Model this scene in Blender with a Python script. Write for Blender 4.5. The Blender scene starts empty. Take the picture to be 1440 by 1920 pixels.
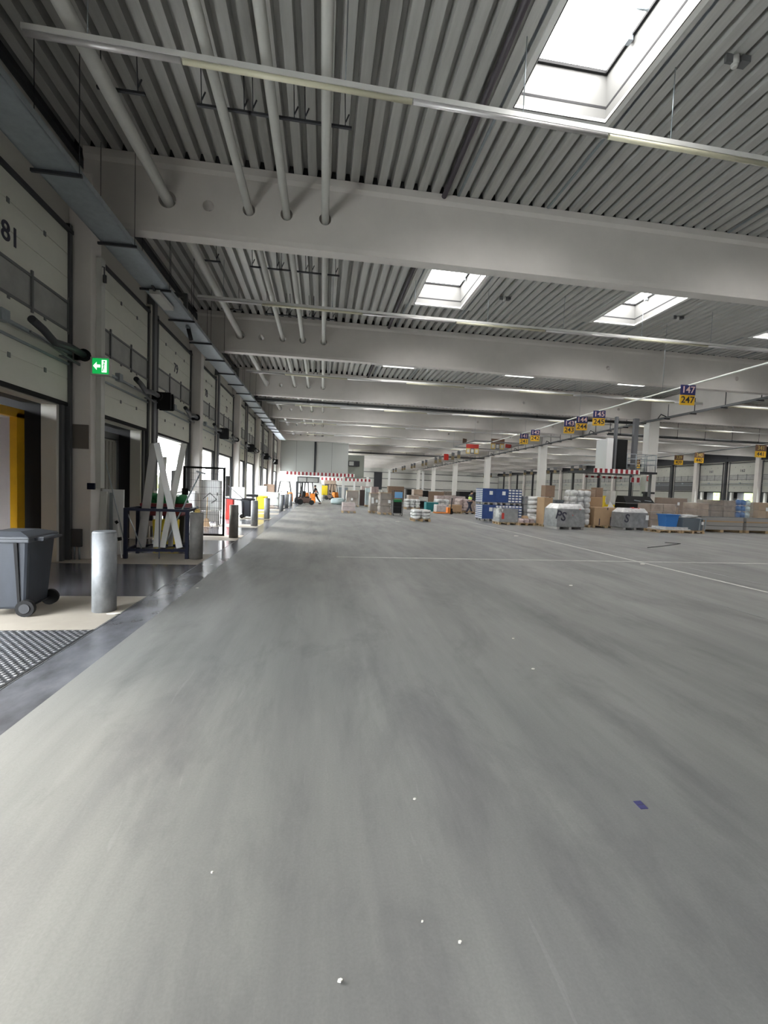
import bpy, bmesh, math, random
from mathutils import Vector, Matrix
random.seed(7)
S = bpy.context.scene
C = S.collection
PI = math.pi

# ------------------------------------------------------------------ camera
YAW, PITCH, ROLL, FPX, EYE = math.radians(8.118), math.radians(2.966), math.radians(-2.167), 828.0, 1.65
fw = Vector((math.sin(YAW)*math.cos(PITCH), math.cos(YAW)*math.cos(PITCH), -math.sin(PITCH)))
rt = Vector((math.cos(YAW), -math.sin(YAW), 0))
dn = fw.cross(rt)
cr, sr = math.cos(ROLL), math.sin(ROLL)
rt2 = rt*cr + dn*sr
dn2 = -rt*sr + dn*cr
cam = bpy.data.objects.new('camera', bpy.data.cameras.new('camera'))
C.objects.link(cam)
up = -dn2
bk = -fw
cam.matrix_world = Matrix(((rt2.x, up.x, bk.x, 0), (rt2.y, up.y, bk.y, 0), (rt2.z, up.z, bk.z, EYE), (0, 0, 0, 1)))
cam.data.sensor_fit = 'VERTICAL'
cam.data.sensor_height = 24
cam.data.lens = FPX/1920*24
cam.data.clip_start = 0.05
cam.data.clip_end = 600
S.camera = cam

# ------------------------------------------------------------------ world, exposure, light levels
SKYLIGHT_GLOW = 8.5
WORLD_LEVEL = 12.0
w = bpy.data.worlds.new('overcast')
S.world = w
w.use_nodes = True
nt = w.node_tree
nt.nodes['Background'].inputs[0].default_value = (0.93, 0.97, 1.0, 1)
nt.nodes['Background'].inputs[1].default_value = WORLD_LEVEL
S.view_settings.view_transform = 'Standard'
S.view_settings.look = 'None'
S.view_settings.exposure = 1.22
S.view_settings.gamma = 1.0
S.view_settings.use_curve_mapping = False
S.cycles.use_denoising = True
S.cycles.max_bounces = 10
S.cycles.diffuse_bounces = 7
S.cycles.glossy_bounces = 3
S.cycles.transmission_bounces = 4
S.cycles.transparent_max_bounces = 16
S.cycles.sample_clamp_indirect = 6
S.cycles.caustics_reflective = False
S.cycles.caustics_refractive = False

# soft daylight that comes in through the open dock beside the camera
sun = bpy.data.objects.new('sun', bpy.data.lights.new('sun', 'SUN'))
C.objects.link(sun)
sun.data.energy = 3.0
sun.data.angle = math.radians(14)
sun.data.color = (1.0, 0.93, 0.8)
sun.rotation_euler = (0, math.radians(-62), math.radians(-22))

# ------------------------------------------------------------------ materials
def mat(name, col, rough=0.6, metal=0.0, emit=0.0, var=0.0, scale=3.0, stretch=(1, 1, 1), bump=0.0, alpha=1.0, spec=0.5, ecol=None, bscale=None, trans=0.0):
    m = bpy.data.materials.new(name)
    m.use_nodes = True
    n = m.node_tree.nodes
    l = m.node_tree.links
    b = n['Principled BSDF']
    b.inputs['Base Color'].default_value = (*col, 1)
    b.inputs['Roughness'].default_value = rough
    b.inputs['Metallic'].default_value = metal
    b.inputs['Specular IOR Level'].default_value = spec
    b.inputs['Alpha'].default_value = alpha
    b.inputs['Transmission Weight'].default_value = trans
    if emit:
        b.inputs['Emission Color'].default_value = (*(ecol or col), 1)
        b.inputs['Emission Strength'].default_value = emit
    if var or bump:
        tc = n.new('ShaderNodeTexCoord')
        mp = n.new('ShaderNodeMapping')
        mp.inputs['Scale'].default_value = stretch
        l.new(tc.outputs['Object'], mp.inputs['Vector'])
        nz = n.new('ShaderNodeTexNoise')
        nz.inputs['Scale'].default_value = scale
        nz.inputs['Detail'].default_value = 5
        nz.inputs['Roughness'].default_value = 0.6
        l.new(mp.outputs[0], nz.inputs['Vector'])
        if var:
            r = n.new('ShaderNodeValToRGB')
            r.color_ramp.elements[0].position = 0.28
            r.color_ramp.elements[1].position = 0.72
            r.color_ramp.elements[0].color = (*[max(0, c*(1-var)) for c in col], 1)
            r.color_ramp.elements[1].color = (*[min(1, c*(1+var*0.6)) for c in col], 1)
            l.new(nz.outputs['Fac'], r.inputs[0])
            l.new(r.outputs[0], b.inputs['Base Color'])
        if bump:
            bp = n.new('ShaderNodeBump')
            bp.inputs['Strength'].default_value = bump
            bp.inputs['Distance'].default_value = 0.01
            if bscale:
                nz2 = n.new('ShaderNodeTexNoise')
                nz2.inputs['Scale'].default_value = bscale
                nz2.inputs['Detail'].default_value = 3
                l.new(mp.outputs[0], nz2.inputs['Vector'])
                l.new(nz2.outputs['Fac'], bp.inputs['Height'])
            else:
                l.new(nz.outputs['Fac'], bp.inputs['Height'])
            l.new(bp.outputs[0], b.inputs['Normal'])
    return m

M = {}
def mk(k, *a, **kw): M[k] = mat(k, *a, **kw)
mk('concrete', (0.68, 0.645, 0.615), 0.85, var=0.07, scale=1.1, bump=0.12, bscale=40)
mk('roof_steel', (0.50, 0.50, 0.48), 0.45, metal=0.2, var=0.14, scale=2.0, stretch=(6, 0.5, 1))
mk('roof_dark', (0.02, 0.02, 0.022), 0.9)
mk('wall_panel', (0.50, 0.485, 0.445), 0.8, var=0.05, scale=1.0)
mk('leaf', (0.68, 0.68, 0.61), 0.55, var=0.05, scale=1.5, stretch=(1, 1, 2))
mk('window_dirty', (0.33, 0.33, 0.32), 0.35, var=0.2, scale=2.5)
mk('dark_band', (0.10, 0.10, 0.105), 0.5)
mk('dark_steel', (0.035, 0.037, 0.043), 0.5, metal=0.2)
mk('rubber', (0.012, 0.012, 0.013), 0.8, spec=0.3)
mk('black', (0.006, 0.006, 0.007), 0.85)
mk('track_steel', (0.065, 0.068, 0.073), 0.5)
mk('post_grey', (0.13, 0.135, 0.145), 0.45)
mk('leaf_far_shaded', (0.42, 0.42, 0.38), 0.6, var=0.05, scale=1.5)  # same paint as leaf, with shade put into its colour for the right-hand doors
mk('column_white', (0.74, 0.73, 0.70), 0.8, var=0.04, scale=1.5)
mk('far_tag', (0.22, 0.17, 0.09), 0.7)
mk('grey_steel', (0.16, 0.165, 0.17), 0.45, metal=0.4)
mk('galv', (0.33, 0.37, 0.40), 0.42, metal=0.55, var=0.12, scale=9)
mk('galv_worn', (0.27, 0.28, 0.295), 0.58, metal=0.35, var=0.35, scale=7, stretch=(1, 1, 0.6), bump=0.15)
mk('pipe_grey', (0.52, 0.52, 0.49), 0.5, var=0.05, scale=4)
mk('foil', (0.62, 0.60, 0.60), 0.35, metal=0.4, bump=0.5, scale=14)
mk('cream', (0.72, 0.69, 0.52), 0.35)
mk('white_gloss', (0.75, 0.75, 0.73), 0.3)
mk('white', (0.74, 0.745, 0.74), 0.5)
mk('offwhite', (0.55, 0.55, 0.52), 0.6, var=0.06, scale=3)
mk('curb', (0.17, 0.17, 0.165), 0.6)  # white curb, shade put into its colour against the glare of the pane
mk('opal', (0.95, 0.97, 1.0), 0.4, emit=SKYLIGHT_GLOW, ecol=(1.0, 0.985, 0.96))
mk('green_lit', (0.01, 0.35, 0.08), 0.4, emit=0.22, ecol=(0.01, 0.75, 0.14))
mk('white_lit', (0.9, 0.95, 0.9), 0.4, emit=0.5, ecol=(0.85, 1.0, 0.88))
mk('navy', (0.005, 0.007, 0.022), 0.6, spec=0.2)
mk('navy_sign', (0.03, 0.03, 0.14), 0.55)
mk('yellow_sign', (0.85, 0.50, 0.03), 0.55)
mk('pink_text', (0.85, 0.62, 0.60), 0.6)
mk('dark_text', (0.03, 0.03, 0.05), 0.6)
mk('brown_sign', (0.16, 0.09, 0.06), 0.6)
mk('red_sign', (0.45, 0.04, 0.03), 0.6)
mk('dull_yellow', (0.55, 0.40, 0.12), 0.6)
mk('bin_grey', (0.03, 0.036, 0.048), 0.5, var=0.25, scale=5, stretch=(1, 1, 0.3))
mk('bin_lid', (0.06, 0.066, 0.078), 0.55, var=0.25, scale=6)
mk('yellow', (0.80, 0.60, 0.02), 0.5)
mk('trailer_yellow', (0.62, 0.33, 0.01), 0.5, var=0.12, scale=3)
mk('red', (0.60, 0.03, 0.02), 0.5)
mk('orange', (0.75, 0.22, 0.02), 0.5)
mk('forklift_dark', (0.07, 0.04, 0.03), 0.5)
mk('teal', (0.01, 0.16, 0.17), 0.5)
mk('green_net', (0.02, 0.22, 0.07), 0.7)
mk('blue', (0.025, 0.06, 0.20), 0.5, var=0.15, scale=4)
mk('blue_bright', (0.03, 0.15, 0.42), 0.5)
mk('card', (0.40, 0.27, 0.16), 0.8, var=0.08, scale=4)
mk('card_dark', (0.25, 0.17, 0.12), 0.75, var=0.12, scale=4)
mk('card_pale', (0.36, 0.27, 0.21), 0.3, var=0.35, scale=2.5, bump=0.7)
mk('wood', (0.42, 0.30, 0.17), 0.8, var=0.2, scale=6)
mk('grey_wrap', (0.24, 0.245, 0.25), 0.24, var=0.3, scale=4, bump=0.8)
mk('white_wrap', (0.56, 0.56, 0.56), 0.25, var=0.3, scale=6, bump=0.9)
mk('pink_wrap', (0.50, 0.40, 0.385), 0.3, var=0.3, scale=6, bump=0.35)
mk('brown_wrap', (0.25, 0.20, 0.165), 0.2, var=0.4, scale=3, bump=0.9)
mk('film', (0.8, 0.82, 0.82), 0.12, alpha=0.15, bump=0.6, scale=6)
mk('pale_blue_wrap', (0.42, 0.52, 0.54), 0.4, bump=0.3, scale=5)
mk('red_white', (0.30, 0.03, 0.04), 0.5)
mk('skin', (0.45, 0.26, 0.18), 0.6)
mk('hair', (0.02, 0.015, 0.012), 0.8)
mk('black_cloth', (0.018, 0.018, 0.022), 0.9)
mk('navy_cloth', (0.03, 0.035, 0.06), 0.9)
mk('orange_cloth', (0.75, 0.20, 0.07), 0.8)
mk('hiviz', (0.55, 0.75, 0.05), 0.7)
mk('box_panel', (0.40, 0.41, 0.395), 0.6)
mk('box_panel_dark', (0.22, 0.235, 0.21), 0.7)
mk('yard', (0.45, 0.46, 0.45), 0.9)
mk('hedge', (0.16, 0.22, 0.04), 0.9, var=0.5, scale=2)
mk('trailer_inside', (0.42, 0.38, 0.37), 0.6, var=0.05)
mk('trailer_grey', (0.30, 0.29, 0.26), 0.55)
mk('paper', (0.8, 0.78, 0.72), 0.8)
mk('brushed', (0.30, 0.29, 0.28), 0.7)

def plate_mat():
    m = mat('diamond_plate', (0.30, 0.31, 0.33), 0.38, metal=0.7)
    n, l = m.node_tree.nodes, m.node_tree.links
    b = n['Principled BSDF']
    tc = n.new('ShaderNodeTexCoord')
    hs = []
    for rot in (0.785, -0.785):
        mp = n.new('ShaderNodeMapping')
        mp.inputs['Rotation'].default_value = (0, 0, rot)
        l.new(tc.outputs['Object'], mp.inputs['Vector'])
        wv = n.new('ShaderNodeTexWave')
        wv.inputs['Scale'].default_value = 5.8
        l.new(mp.outputs[0], wv.inputs['Vector'])
        hs.append(wv)
    mul = n.new('ShaderNodeMath'); mul.operation = 'MULTIPLY'
    l.new(hs[0].outputs['Fac'], mul.inputs[0]); l.new(hs[1].outputs['Fac'], mul.inputs[1])
    r = n.new('ShaderNodeValToRGB')
    r.color_ramp.elements[0].position = 0.30
    r.color_ramp.elements[1].position = 0.55
    r.color_ramp.elements[0].color = (0.10, 0.105, 0.115, 1)
    r.color_ramp.elements[1].color = (0.62, 0.62, 0.64, 1)
    l.new(mul.outputs[0], r.inputs[0]); l.new(r.outputs[0], b.inputs['Base Color'])
    bp = n.new('ShaderNodeBump'); bp.inputs['Strength'].default_value = 0.8; bp.inputs['Distance'].default_value = 0.01
    l.new(mul.outputs[0], bp.inputs['Height']); l.new(bp.outputs[0], b.inputs['Normal'])
    return m
M['plate'] = plate_mat()

def floor_mat():
    m = mat('floor_concrete', (0.3, 0.3, 0.29), 0.5)
    n, l = m.node_tree.nodes, m.node_tree.links
    b = n['Principled BSDF']
    tc = n.new('ShaderNodeTexCoord')
    def noise(scale, st, detail=6, rough=0.6, dist=0.0):
        mp = n.new('ShaderNodeMapping'); mp.inputs['Scale'].default_value = st
        l.new(tc.outputs['Object'], mp.inputs['Vector'])
        z = n.new('ShaderNodeTexNoise'); z.inputs['Scale'].default_value = scale
        z.inputs['Detail'].default_value = detail; z.inputs['Roughness'].default_value = rough
        z.inputs['Distortion'].default_value = dist
        l.new(mp.outputs[0], z.inputs['Vector'])
        return z.outputs['Fac']
    def ramp(f, p0, c0, p1, c1):
        r = n.new('ShaderNodeValToRGB')
        r.color_ramp.elements[0].position = p0; r.color_ramp.elements[1].position = p1
        r.color_ramp.elements[0].color = (*c0, 1); r.color_ramp.elements[1].color = (*c1, 1)
        l.new(f, r.inputs[0]); return r.outputs[0]
    def mix(mode, fac, a, bb):
        x = n.new('ShaderNodeMix'); x.data_type = 'RGBA'; x.blend_type = mode
        x.inputs[0].default_value = fac
        l.new(a, x.inputs[6]); l.new(bb, x.inputs[7]); return x.outputs[2]
    base = ramp(noise(0.45, (1, 0.35, 1)), 0.3, (0.168, 0.170, 0.165), 0.72, (0.250, 0.249, 0.237))
    streak = ramp(noise(1.6, (1.6, 0.14, 1), 8, 0.65, 0.15), 0.35, (0.70, 0.70, 0.72), 0.62, (1, 1, 1))
    c = mix('MULTIPLY', 0.8, base, streak)
    smud = ramp(noise(1.3, (1, 0.4, 1), 9, 0.7, 0.4), 0.34, (0.62, 0.62, 0.64), 0.50, (1, 1, 1))
    c = mix('MULTIPLY', 0.7, c, smud)
    scr = ramp(noise(5, (3.0, 0.25, 1), 3, 0.5, 0.8), 0.70, (0, 0, 0), 0.735, (0.022, 0.022, 0.022))
    c = mix('ADD', 1.0, c, scr)
    grain = ramp(noise(90, (1, 1, 1), 2), 0.3, (0.93, 0.93, 0.93), 0.7, (1.05, 1.05, 1.05))
    c = mix('MULTIPLY', 1.0, c, grain)
    l.new(c, b.inputs['Base Color'])
    rr = ramp(noise(0.8, (1, 0.3, 1), 7), 0.3, (0.36, 0.36, 0.36), 0.7, (0.56, 0.56, 0.56))
    l.new(rr, b.inputs['Roughness'])
    b.inputs['Specular IOR Level'].default_value = 0.45
    return m
M['floor'] = floor_mat()
M['strip'] = mat('worn_slate_strip', (0.125, 0.128, 0.142), 0.27, var=0.55, scale=2.2, stretch=(1.5, 0.8, 1), bump=0.1)
M['dock_beige'] = mat('dock_beige_concrete', (0.34, 0.305, 0.255), 0.55, var=0.12, scale=2.5)
M['dock_dark'] = mat('dock_leveller_dark', (0.085, 0.085, 0.095), 0.2, var=0.25, scale=2.0)
M['line'] = mat('worn_white_line', (0.50, 0.50, 0.47), 0.6, var=0.25, scale=5)

# ------------------------------------------------------------------ mesh helpers
class MB:
    def __init__(self):
        self.v, self.f, self.m, self.s = [], [], [], []
    def add(self, vs, fs, mi=0, smooth=False):
        o = len(self.v)
        self.v += [tuple(p) for p in vs]
        for f in fs:
            self.f.append(tuple(i+o for i in f)); self.m.append(mi); self.s.append(smooth)
        return self
    def box(self, x0, x1, y0, y1, z0, z1, mi=0):
        vs = [(x, y, z) for z in (z0, z1) for y in (y0, y1) for x in (x0, x1)]
        return self.add(vs, [(0, 2, 3, 1), (4, 5, 7, 6), (0, 1, 5, 4), (2, 6, 7, 3), (0, 4, 6, 2), (1, 3, 7, 5)], mi)
    def hexa(self, p, mi=0):
        return self.add(p, [(0, 3, 2, 1), (4, 5, 6, 7), (0, 1, 5, 4), (1, 2, 6, 5), (2, 3, 7, 6), (3, 0, 4, 7)], mi)
    def taper(self, c, s0, s1, z0, z1, mi=0):
        x, y = c
        a, b = s0[0]/2, s0[1]/2; d, e = s1[0]/2, s1[1]/2
        return self.hexa([(x-a, y-b, z0), (x+a, y-b, z0), (x+a, y+b, z0), (x-a, y+b, z0),
                          (x-d, y-e, z1), (x+d, y-e, z1), (x+d, y+e, z1), (x-d, y+e, z1)], mi)
    def tube(self, pts, r, n=10, mi=0, cap=True, r1=None):
        pts = [Vector(p) for p in pts]
        k = len(pts)
        o = len(self.v)
        for i, p in enumerate(pts):
            d = (pts[min(i+1, k-1)]-pts[max(i-1, 0)]).normalized()
            a = Vector((0, 0, 1)) if abs(d.z) < 0.9 else Vector((1, 0, 0))
            u = d.cross(a).normalized(); vv = d.cross(u).normalized()
            rr = r if r1 is None else r+(r1-r)*i/(k-1)
            for j in range(n):
                t = 2*PI*j/n
                self.v.append(tuple(p+u*math.cos(t)*rr+vv*math.sin(t)*rr))
        for i in range(k-1):
            for j in range(n):
                a = o+i*n+j; b = o+i*n+(j+1) % n
                self.f.append((a, a+n, b+n, b)); self.m.append(mi); self.s.append(True)
        if cap:
            self.f.append(tuple(o+j for j in range(n))); self.m.append(mi); self.s.append(False)
            self.f.append(tuple(o+(k-1)*n+j for j in reversed(range(n)))); self.m.append(mi); self.s.append(False)
        return self
    def bar(self, a, b, w, h=None, mi=0):
        a, b = Vector(a), Vector(b); h = h or w
        d = (b-a).normalized()
        t = Vector((0, 0, 1)) if abs(d.z) < 0.9 else Vector((0, 1, 0))
        u = d.cross(t).normalized()*w/2; v = u.cross(d).normalized()*h/2
        return self.hexa([a-u-v, a+u-v, a+u+v, a-u+v, b-u-v, b+u-v, b+u+v, b-u+v], mi)
    def blob(self, c, r, seed=0, amp=0.15, n=10, flat=1.0, mi=0):
        rnd = random.Random(seed)
        vs, fs = [], []
        m = n//2+1
        ph = [rnd.uniform(0, 6) for _ in range(4)]
        for i in range(m+1):
            th = PI*i/m
            for j in range(n):
                t = 2*PI*j/n
                k = 1+amp*math.sin(3*t+ph[0]+th*2)*math.sin(th)+amp*math.sin(5*th+ph[1]+t*2)*0.6
                sx = math.copysign(abs(math.sin(th))**0.6, math.sin(th))
                vs.append((c[0]+r[0]*k*sx*math.cos(t), c[1]+r[1]*k*sx*math.sin(t), c[2]+r[2]*k*math.copysign(abs(math.cos(th))**0.7, math.cos(th))))
        for i in range(m):
            for j in range(n):
                fs.append((i*n+j, (i+1)*n+j, (i+1)*n+(j+1) % n, i*n+(j+1) % n))
        return self.add(vs, fs, mi, True)
    def build(self, name, mats, parent=None, bevel=0.0, loc=None):
        me = bpy.data.meshes.new(name)
        me.from_pydata(self.v, [], self.f)
        if not isinstance(mats, (list, tuple)): mats = [mats]
        for q in mats: me.materials.append(M[q] if isinstance(q, str) else q)
        me.polygons.foreach_set('material_index', self.m)
        me.polygons.foreach_set('use_smooth', self.s)
        me.update()
        o = bpy.data.objects.new(name, me)
        C.objects.link(o)
        if parent is not None: o.parent = parent
        if loc: o.location = loc
        if bevel:
            b = o.modifiers.new('edge', 'BEVEL'); b.width = bevel; b.segments = 2; b.limit_method = 'ANGLE'
        return o

def tag(o, label=None, cat=None, group=None, kind=None):
    if label: o['label'] = label
    if cat: o['category'] = cat
    if group: o['group'] = group
    if kind: o['kind'] = kind
    return o
def thing(name, label, cat, loc=(0, 0, 0), rz=0.0, group=None, kind=None):
    o = bpy.data.objects.new(name, None)
    o.empty_display_size = 0.1
    C.objects.link(o)
    o.location = loc; o.rotation_euler = (0, 0, rz)
    return tag(o, label, cat, group, kind)
def struct(name, b, m, parent=None, bevel=0.0):
    o = b.build(name, m, parent, bevel)
    if parent is None: o['kind'] = 'structure'
    return o
def copy_tree(o, parent=None):
    c = o.copy(); C.objects.link(c)
    if parent is not None: c.parent = parent
    for ch in o.children: copy_tree(ch, c)
    return c
def dup(root, loc, rz=None, label=None, group=None):
    r = copy_tree(root); r.location = loc
    if rz is not None: r.rotation_euler = (0, 0, rz)
    if label: r['label'] = label
    if group: r['group'] = group
    return r
def text(name, body, size, loc, rot, m, parent=None, ext=0.004):
    cu = bpy.data.curves.new(name, 'FONT')
    cu.body = body; cu.size = size; cu.align_x = 'CENTER'; cu.align_y = 'CENTER'; cu.extrude = ext
    cu.offset = size*0.012
    cu.materials.append(M[m])
    tmp = bpy.data.objects.new(name, cu); C.objects.link(tmp)
    me = bpy.data.meshes.new_from_object(tmp.evaluated_get(bpy.context.evaluated_depsgraph_get()))
    bpy.data.objects.remove(tmp)
    me.materials.clear(); me.materials.append(M[m])
    o = bpy.data.objects.new(name, me); C.objects.link(o)
    o.location = loc; o.rotation_euler = rot
    if parent is not None: o.parent = parent
    return o

# ================================================================== STRUCTURE
XL, XR, YN, YF = -5.05, 47.0, -10.0, 114.0
BEAM_Y = [9.7+8*n for n in range(-2, 13)]
ZB, ZT = 6.65, 8.10          # beam bottom, beam top / roof underside
MAIN_X = -1.97

struct('floor', MB().box(MAIN_X, XR+0.5, YN, YF, -0.3, 0.0), 'floor')
o = struct('floor_dock_edge_strip', MB().box(-2.42, MAIN_X, YN, 48, -0.3, 0.0), 'strip')
dock = MB()
doors_c = []
for n in range(-3, 5):
    doors_c += [3.85+8*n+8, 7.90+8*n+8]
doors_c = [c for c in doors_c if -9 < c < 49]
edges = []
cs = sorted(doors_c)
prev = YN
for c in cs:
    dock.box(XL-0.5, -2.42, prev, c-1.28, -0.3, 0.0)
    prev = c+1.28
dock.box(XL-0.5, -2.42, prev, 50, -0.3, 0.0)
struct('floor_dock_concrete', dock, 'dock_beige')
for i, c in enumerate(cs):
    if abs(c-3.85) < 0.1:
        b = MB().box(XL-0.45, -2.43, c-1.27, c+1.27, -0.1, 0.002)
        struct('floor_dock_plate', b, 'plate')
        struct('floor_plate_joint', MB().box(-2.43, -2.41, c-1.28, c+1.28, -0.05, 0.004), 'rubber')
    else:
        struct('floor_dock_leveller', MB().box(XL-0.45, -2.42, c-1.28, c+1.28, -0.1, 0.001), 'dock_dark')
struct('floor_joint', MB().box(-2.405, -2.395, YN, 48, -0.05, 0.003).box(9.0, 9.02, YN, YF, -0.05, 0.0015).box(6.35, 6.365, YN, YF, -0.05, 0.0015), 'grey_steel')
# faint painted lines
struct('floor_painted_line', MB().box(0.4, 30, 10.45, 10.51, -0.01, 0.0015), 'line')
struct('floor_painted_line', MB().box(8.25, 8.33, 3, 60, -0.01, 0.0016), 'line')

# left wall with openings
wl = MB()
prev = YN
for c in cs:
    wl.box(XL-0.27, XL, prev, c-1.4, -0.3, 8.3); prev = c+1.4
    wl.box(XL-0.27, XL, c-1.4, c+1.4, 3.02, 8.3)
wl.box(XL-0.27, XL, prev, YF, -0.3, 8.3)
struct('wall_left', wl, 'wall_panel')
struct('trim_1', MB().box(XL, XL+0.12, YN, YF, 7.98, 8.1), 'dark_steel')
# right wall
wr = MB(); prev = YN
csr = []
for n in range(3, 13):
    csr += [9.7+8*n+2.2, 9.7+8*n+6.25]
for c in csr:
    wr.box(XR, XR+0.5, prev, c-1.4, -0.3, 8.3); prev = c+1.4
    wr.box(XR, XR+0.5, c-1.4, c+1.4, 2.85, 8.3)
wr.box(XR, XR+0.5, prev, YF, -0.3, 8.3)
struct('wall_right', wr, 'wall_panel')
wf = MB().box(XL-0.5, XR+0.5, YF, YF+0.4, -0.3, 8.4)
struct('wall_far', wf, 'offwhite')
tr = MB()
for z in (2.0, 4.3, 5.9):
    tr.box(XL, XR, YF-0.08, YF, z, z+0.18)
struct('trim_2', tr, 'grey_steel')
struct('wall_near', MB().box(XL-0.5, XR+0.5, YN-0.4, YN, -0.3, 8.4), 'wall_panel')

# roof : trapezoidal sheets with skylight openings
PITCHX = 0.293
SKX = [3.80+6.7*i for i in range(7)]
SKY = [(11.95+8*n, 15.45+8*n) for n in range(-1, 13)]
prof = [(0.0, 0.0), (0.168, 0.0), (0.192, 0.17), (0.269, 0.17), (0.293, 0.0)]
roof = MB()
x = XL-0.4
i = 0
while x < XR+0.4:
    hit = any(x+PITCHX > s-0.92 and x < s+0.92 for s in SKX)
    if hit:
        segs = []; p = YN
        for a, b in SKY:
            if a-0.02 > p: segs.append((p, a-0.02))
            p = b+0.02
        segs.append((p, YF))
    else:
        segs = [(YN, YF)]
    for a, b in segs:
        vs = [(x+px, a, ZT+0.012+pz) for px, pz in prof]+[(x+px, b, ZT+0.012+pz) for px, pz in prof]
        k = len(prof)
        roof.add(vs, [(j, j+k, j+k+1, j+1) for j in range(k-1)])
    x += PITCHX; i += 1
struct('ceiling', roof, 'roof_steel')
lid = MB(); px_ = XL-0.6
for s in SKX:
    lid.box(px_, s-0.815, YN, YF, ZT+0.185, ZT+0.3)
    p = YN
    for a, b in SKY:
        lid.box(s-0.815, s+0.815, p, a+0.115, ZT+0.185, ZT+0.3); p = b-0.115
    lid.box(s-0.815, s+0.815, p, YF, ZT+0.185, ZT+0.3)
    px_ = s+0.815
lid.box(px_, XR+0.6, YN, YF, ZT+0.185, ZT+0.3)
struct('roof_slab', lid, 'roof_dark')
# skylights
def make_skylight():
    root = thing('window_1', None, None, (0, 0, 0), kind='structure')
    a, b = 0.93, 1.75
    f = MB()
    for (x0, x1, y0, y1) in ((-a, a, -b, -b+0.11), (-a, a, b-0.11, b), (-a, -a+0.11, -b+0.11, b-0.11), (a-0.11, a, -b+0.11, b-0.11)):
        f.box(x0, x1, y0, y1, -0.03, 0.02)
    f.build('window_frame', 'white_gloss', root)
    f = MB()
    for sg in (-1, 1): f.box(min(sg*0.93, sg*1.24), max(sg*0.93, sg*1.24), -b-0.03, b+0.03, -0.012, 0.004)
    f.box(-0.93, 0.93, -b-0.04, -b, -0.012, 0.004).box(-0.93, 0.93, b, b+0.04, -0.012, 0.004)
    f.build('surround_flashing', 'roof_steel', root)
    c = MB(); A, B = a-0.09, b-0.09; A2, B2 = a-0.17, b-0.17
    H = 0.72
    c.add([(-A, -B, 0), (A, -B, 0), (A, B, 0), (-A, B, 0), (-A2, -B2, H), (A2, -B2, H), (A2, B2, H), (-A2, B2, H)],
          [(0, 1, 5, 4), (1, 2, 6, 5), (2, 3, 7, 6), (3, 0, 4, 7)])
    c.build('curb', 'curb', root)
    g = MB()
    for (x0, x1, y0, y1) in ((-A2, A2, -B2, -B2+0.04), (-A2, A2, B2-0.04, B2), (-A2, -A2+0.04, -B2, B2), (A2-0.04, A2, -B2, B2)):
        g.box(x0, x1, y0, y1, H-0.05, H)
    g.build('pane_frame', 'rubber', root)
    g = MB()
    for (x0, x1, y0, y1) in ((-A, A, -B, -B+0.012), (-A, A, B-0.012, B), (-A, -A+0.012, -B, B), (A-0.012, A, -B, B)):
        g.box(x0, x1, y0, y1, -0.032, -0.01)
    g.build('joint', 'rubber', root)  # dark joint ring that also draws the shadow line inside the flange
    MB().box(-A2, A2, -B2, B2, H, H+0.03).build('opal_pane', 'opal', root)
    m = MB()
    m.bar((A2-0.06, -0.3, H-0.12), (A2-0.06, 0.3, H-0.12), 0.05)
    m.tube([(A2-0.08, 0.5, H-0.1), (A2-0.25, 0.55, H-0.05)], 0.02, 6)
    m.box(A2-0.1, A2-0.02, 0.9, 1.0, H-0.12, H-0.02)
    m.build('opener', 'galv', root)
    return root
sky0 = make_skylight()
first = True
nsky = 1
for s in SKX:
    for a, b in SKY:
        loc = (s, (a+b)/2, ZT)
        if first: sky0.location = loc; first = False
        else:
            r = dup(sky0, loc); nsky += 1; r.name = f'window_{nsky}'
# roof seam strips beside the skylights
sm = MB()
for s in SKX:
    for dx in (-1.06, 1.02): sm.box(s+dx, s+dx+0.05, YN, YF, ZT-0.012, ZT+0.012)
struct('ceiling_seam', sm, 'galv')

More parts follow.
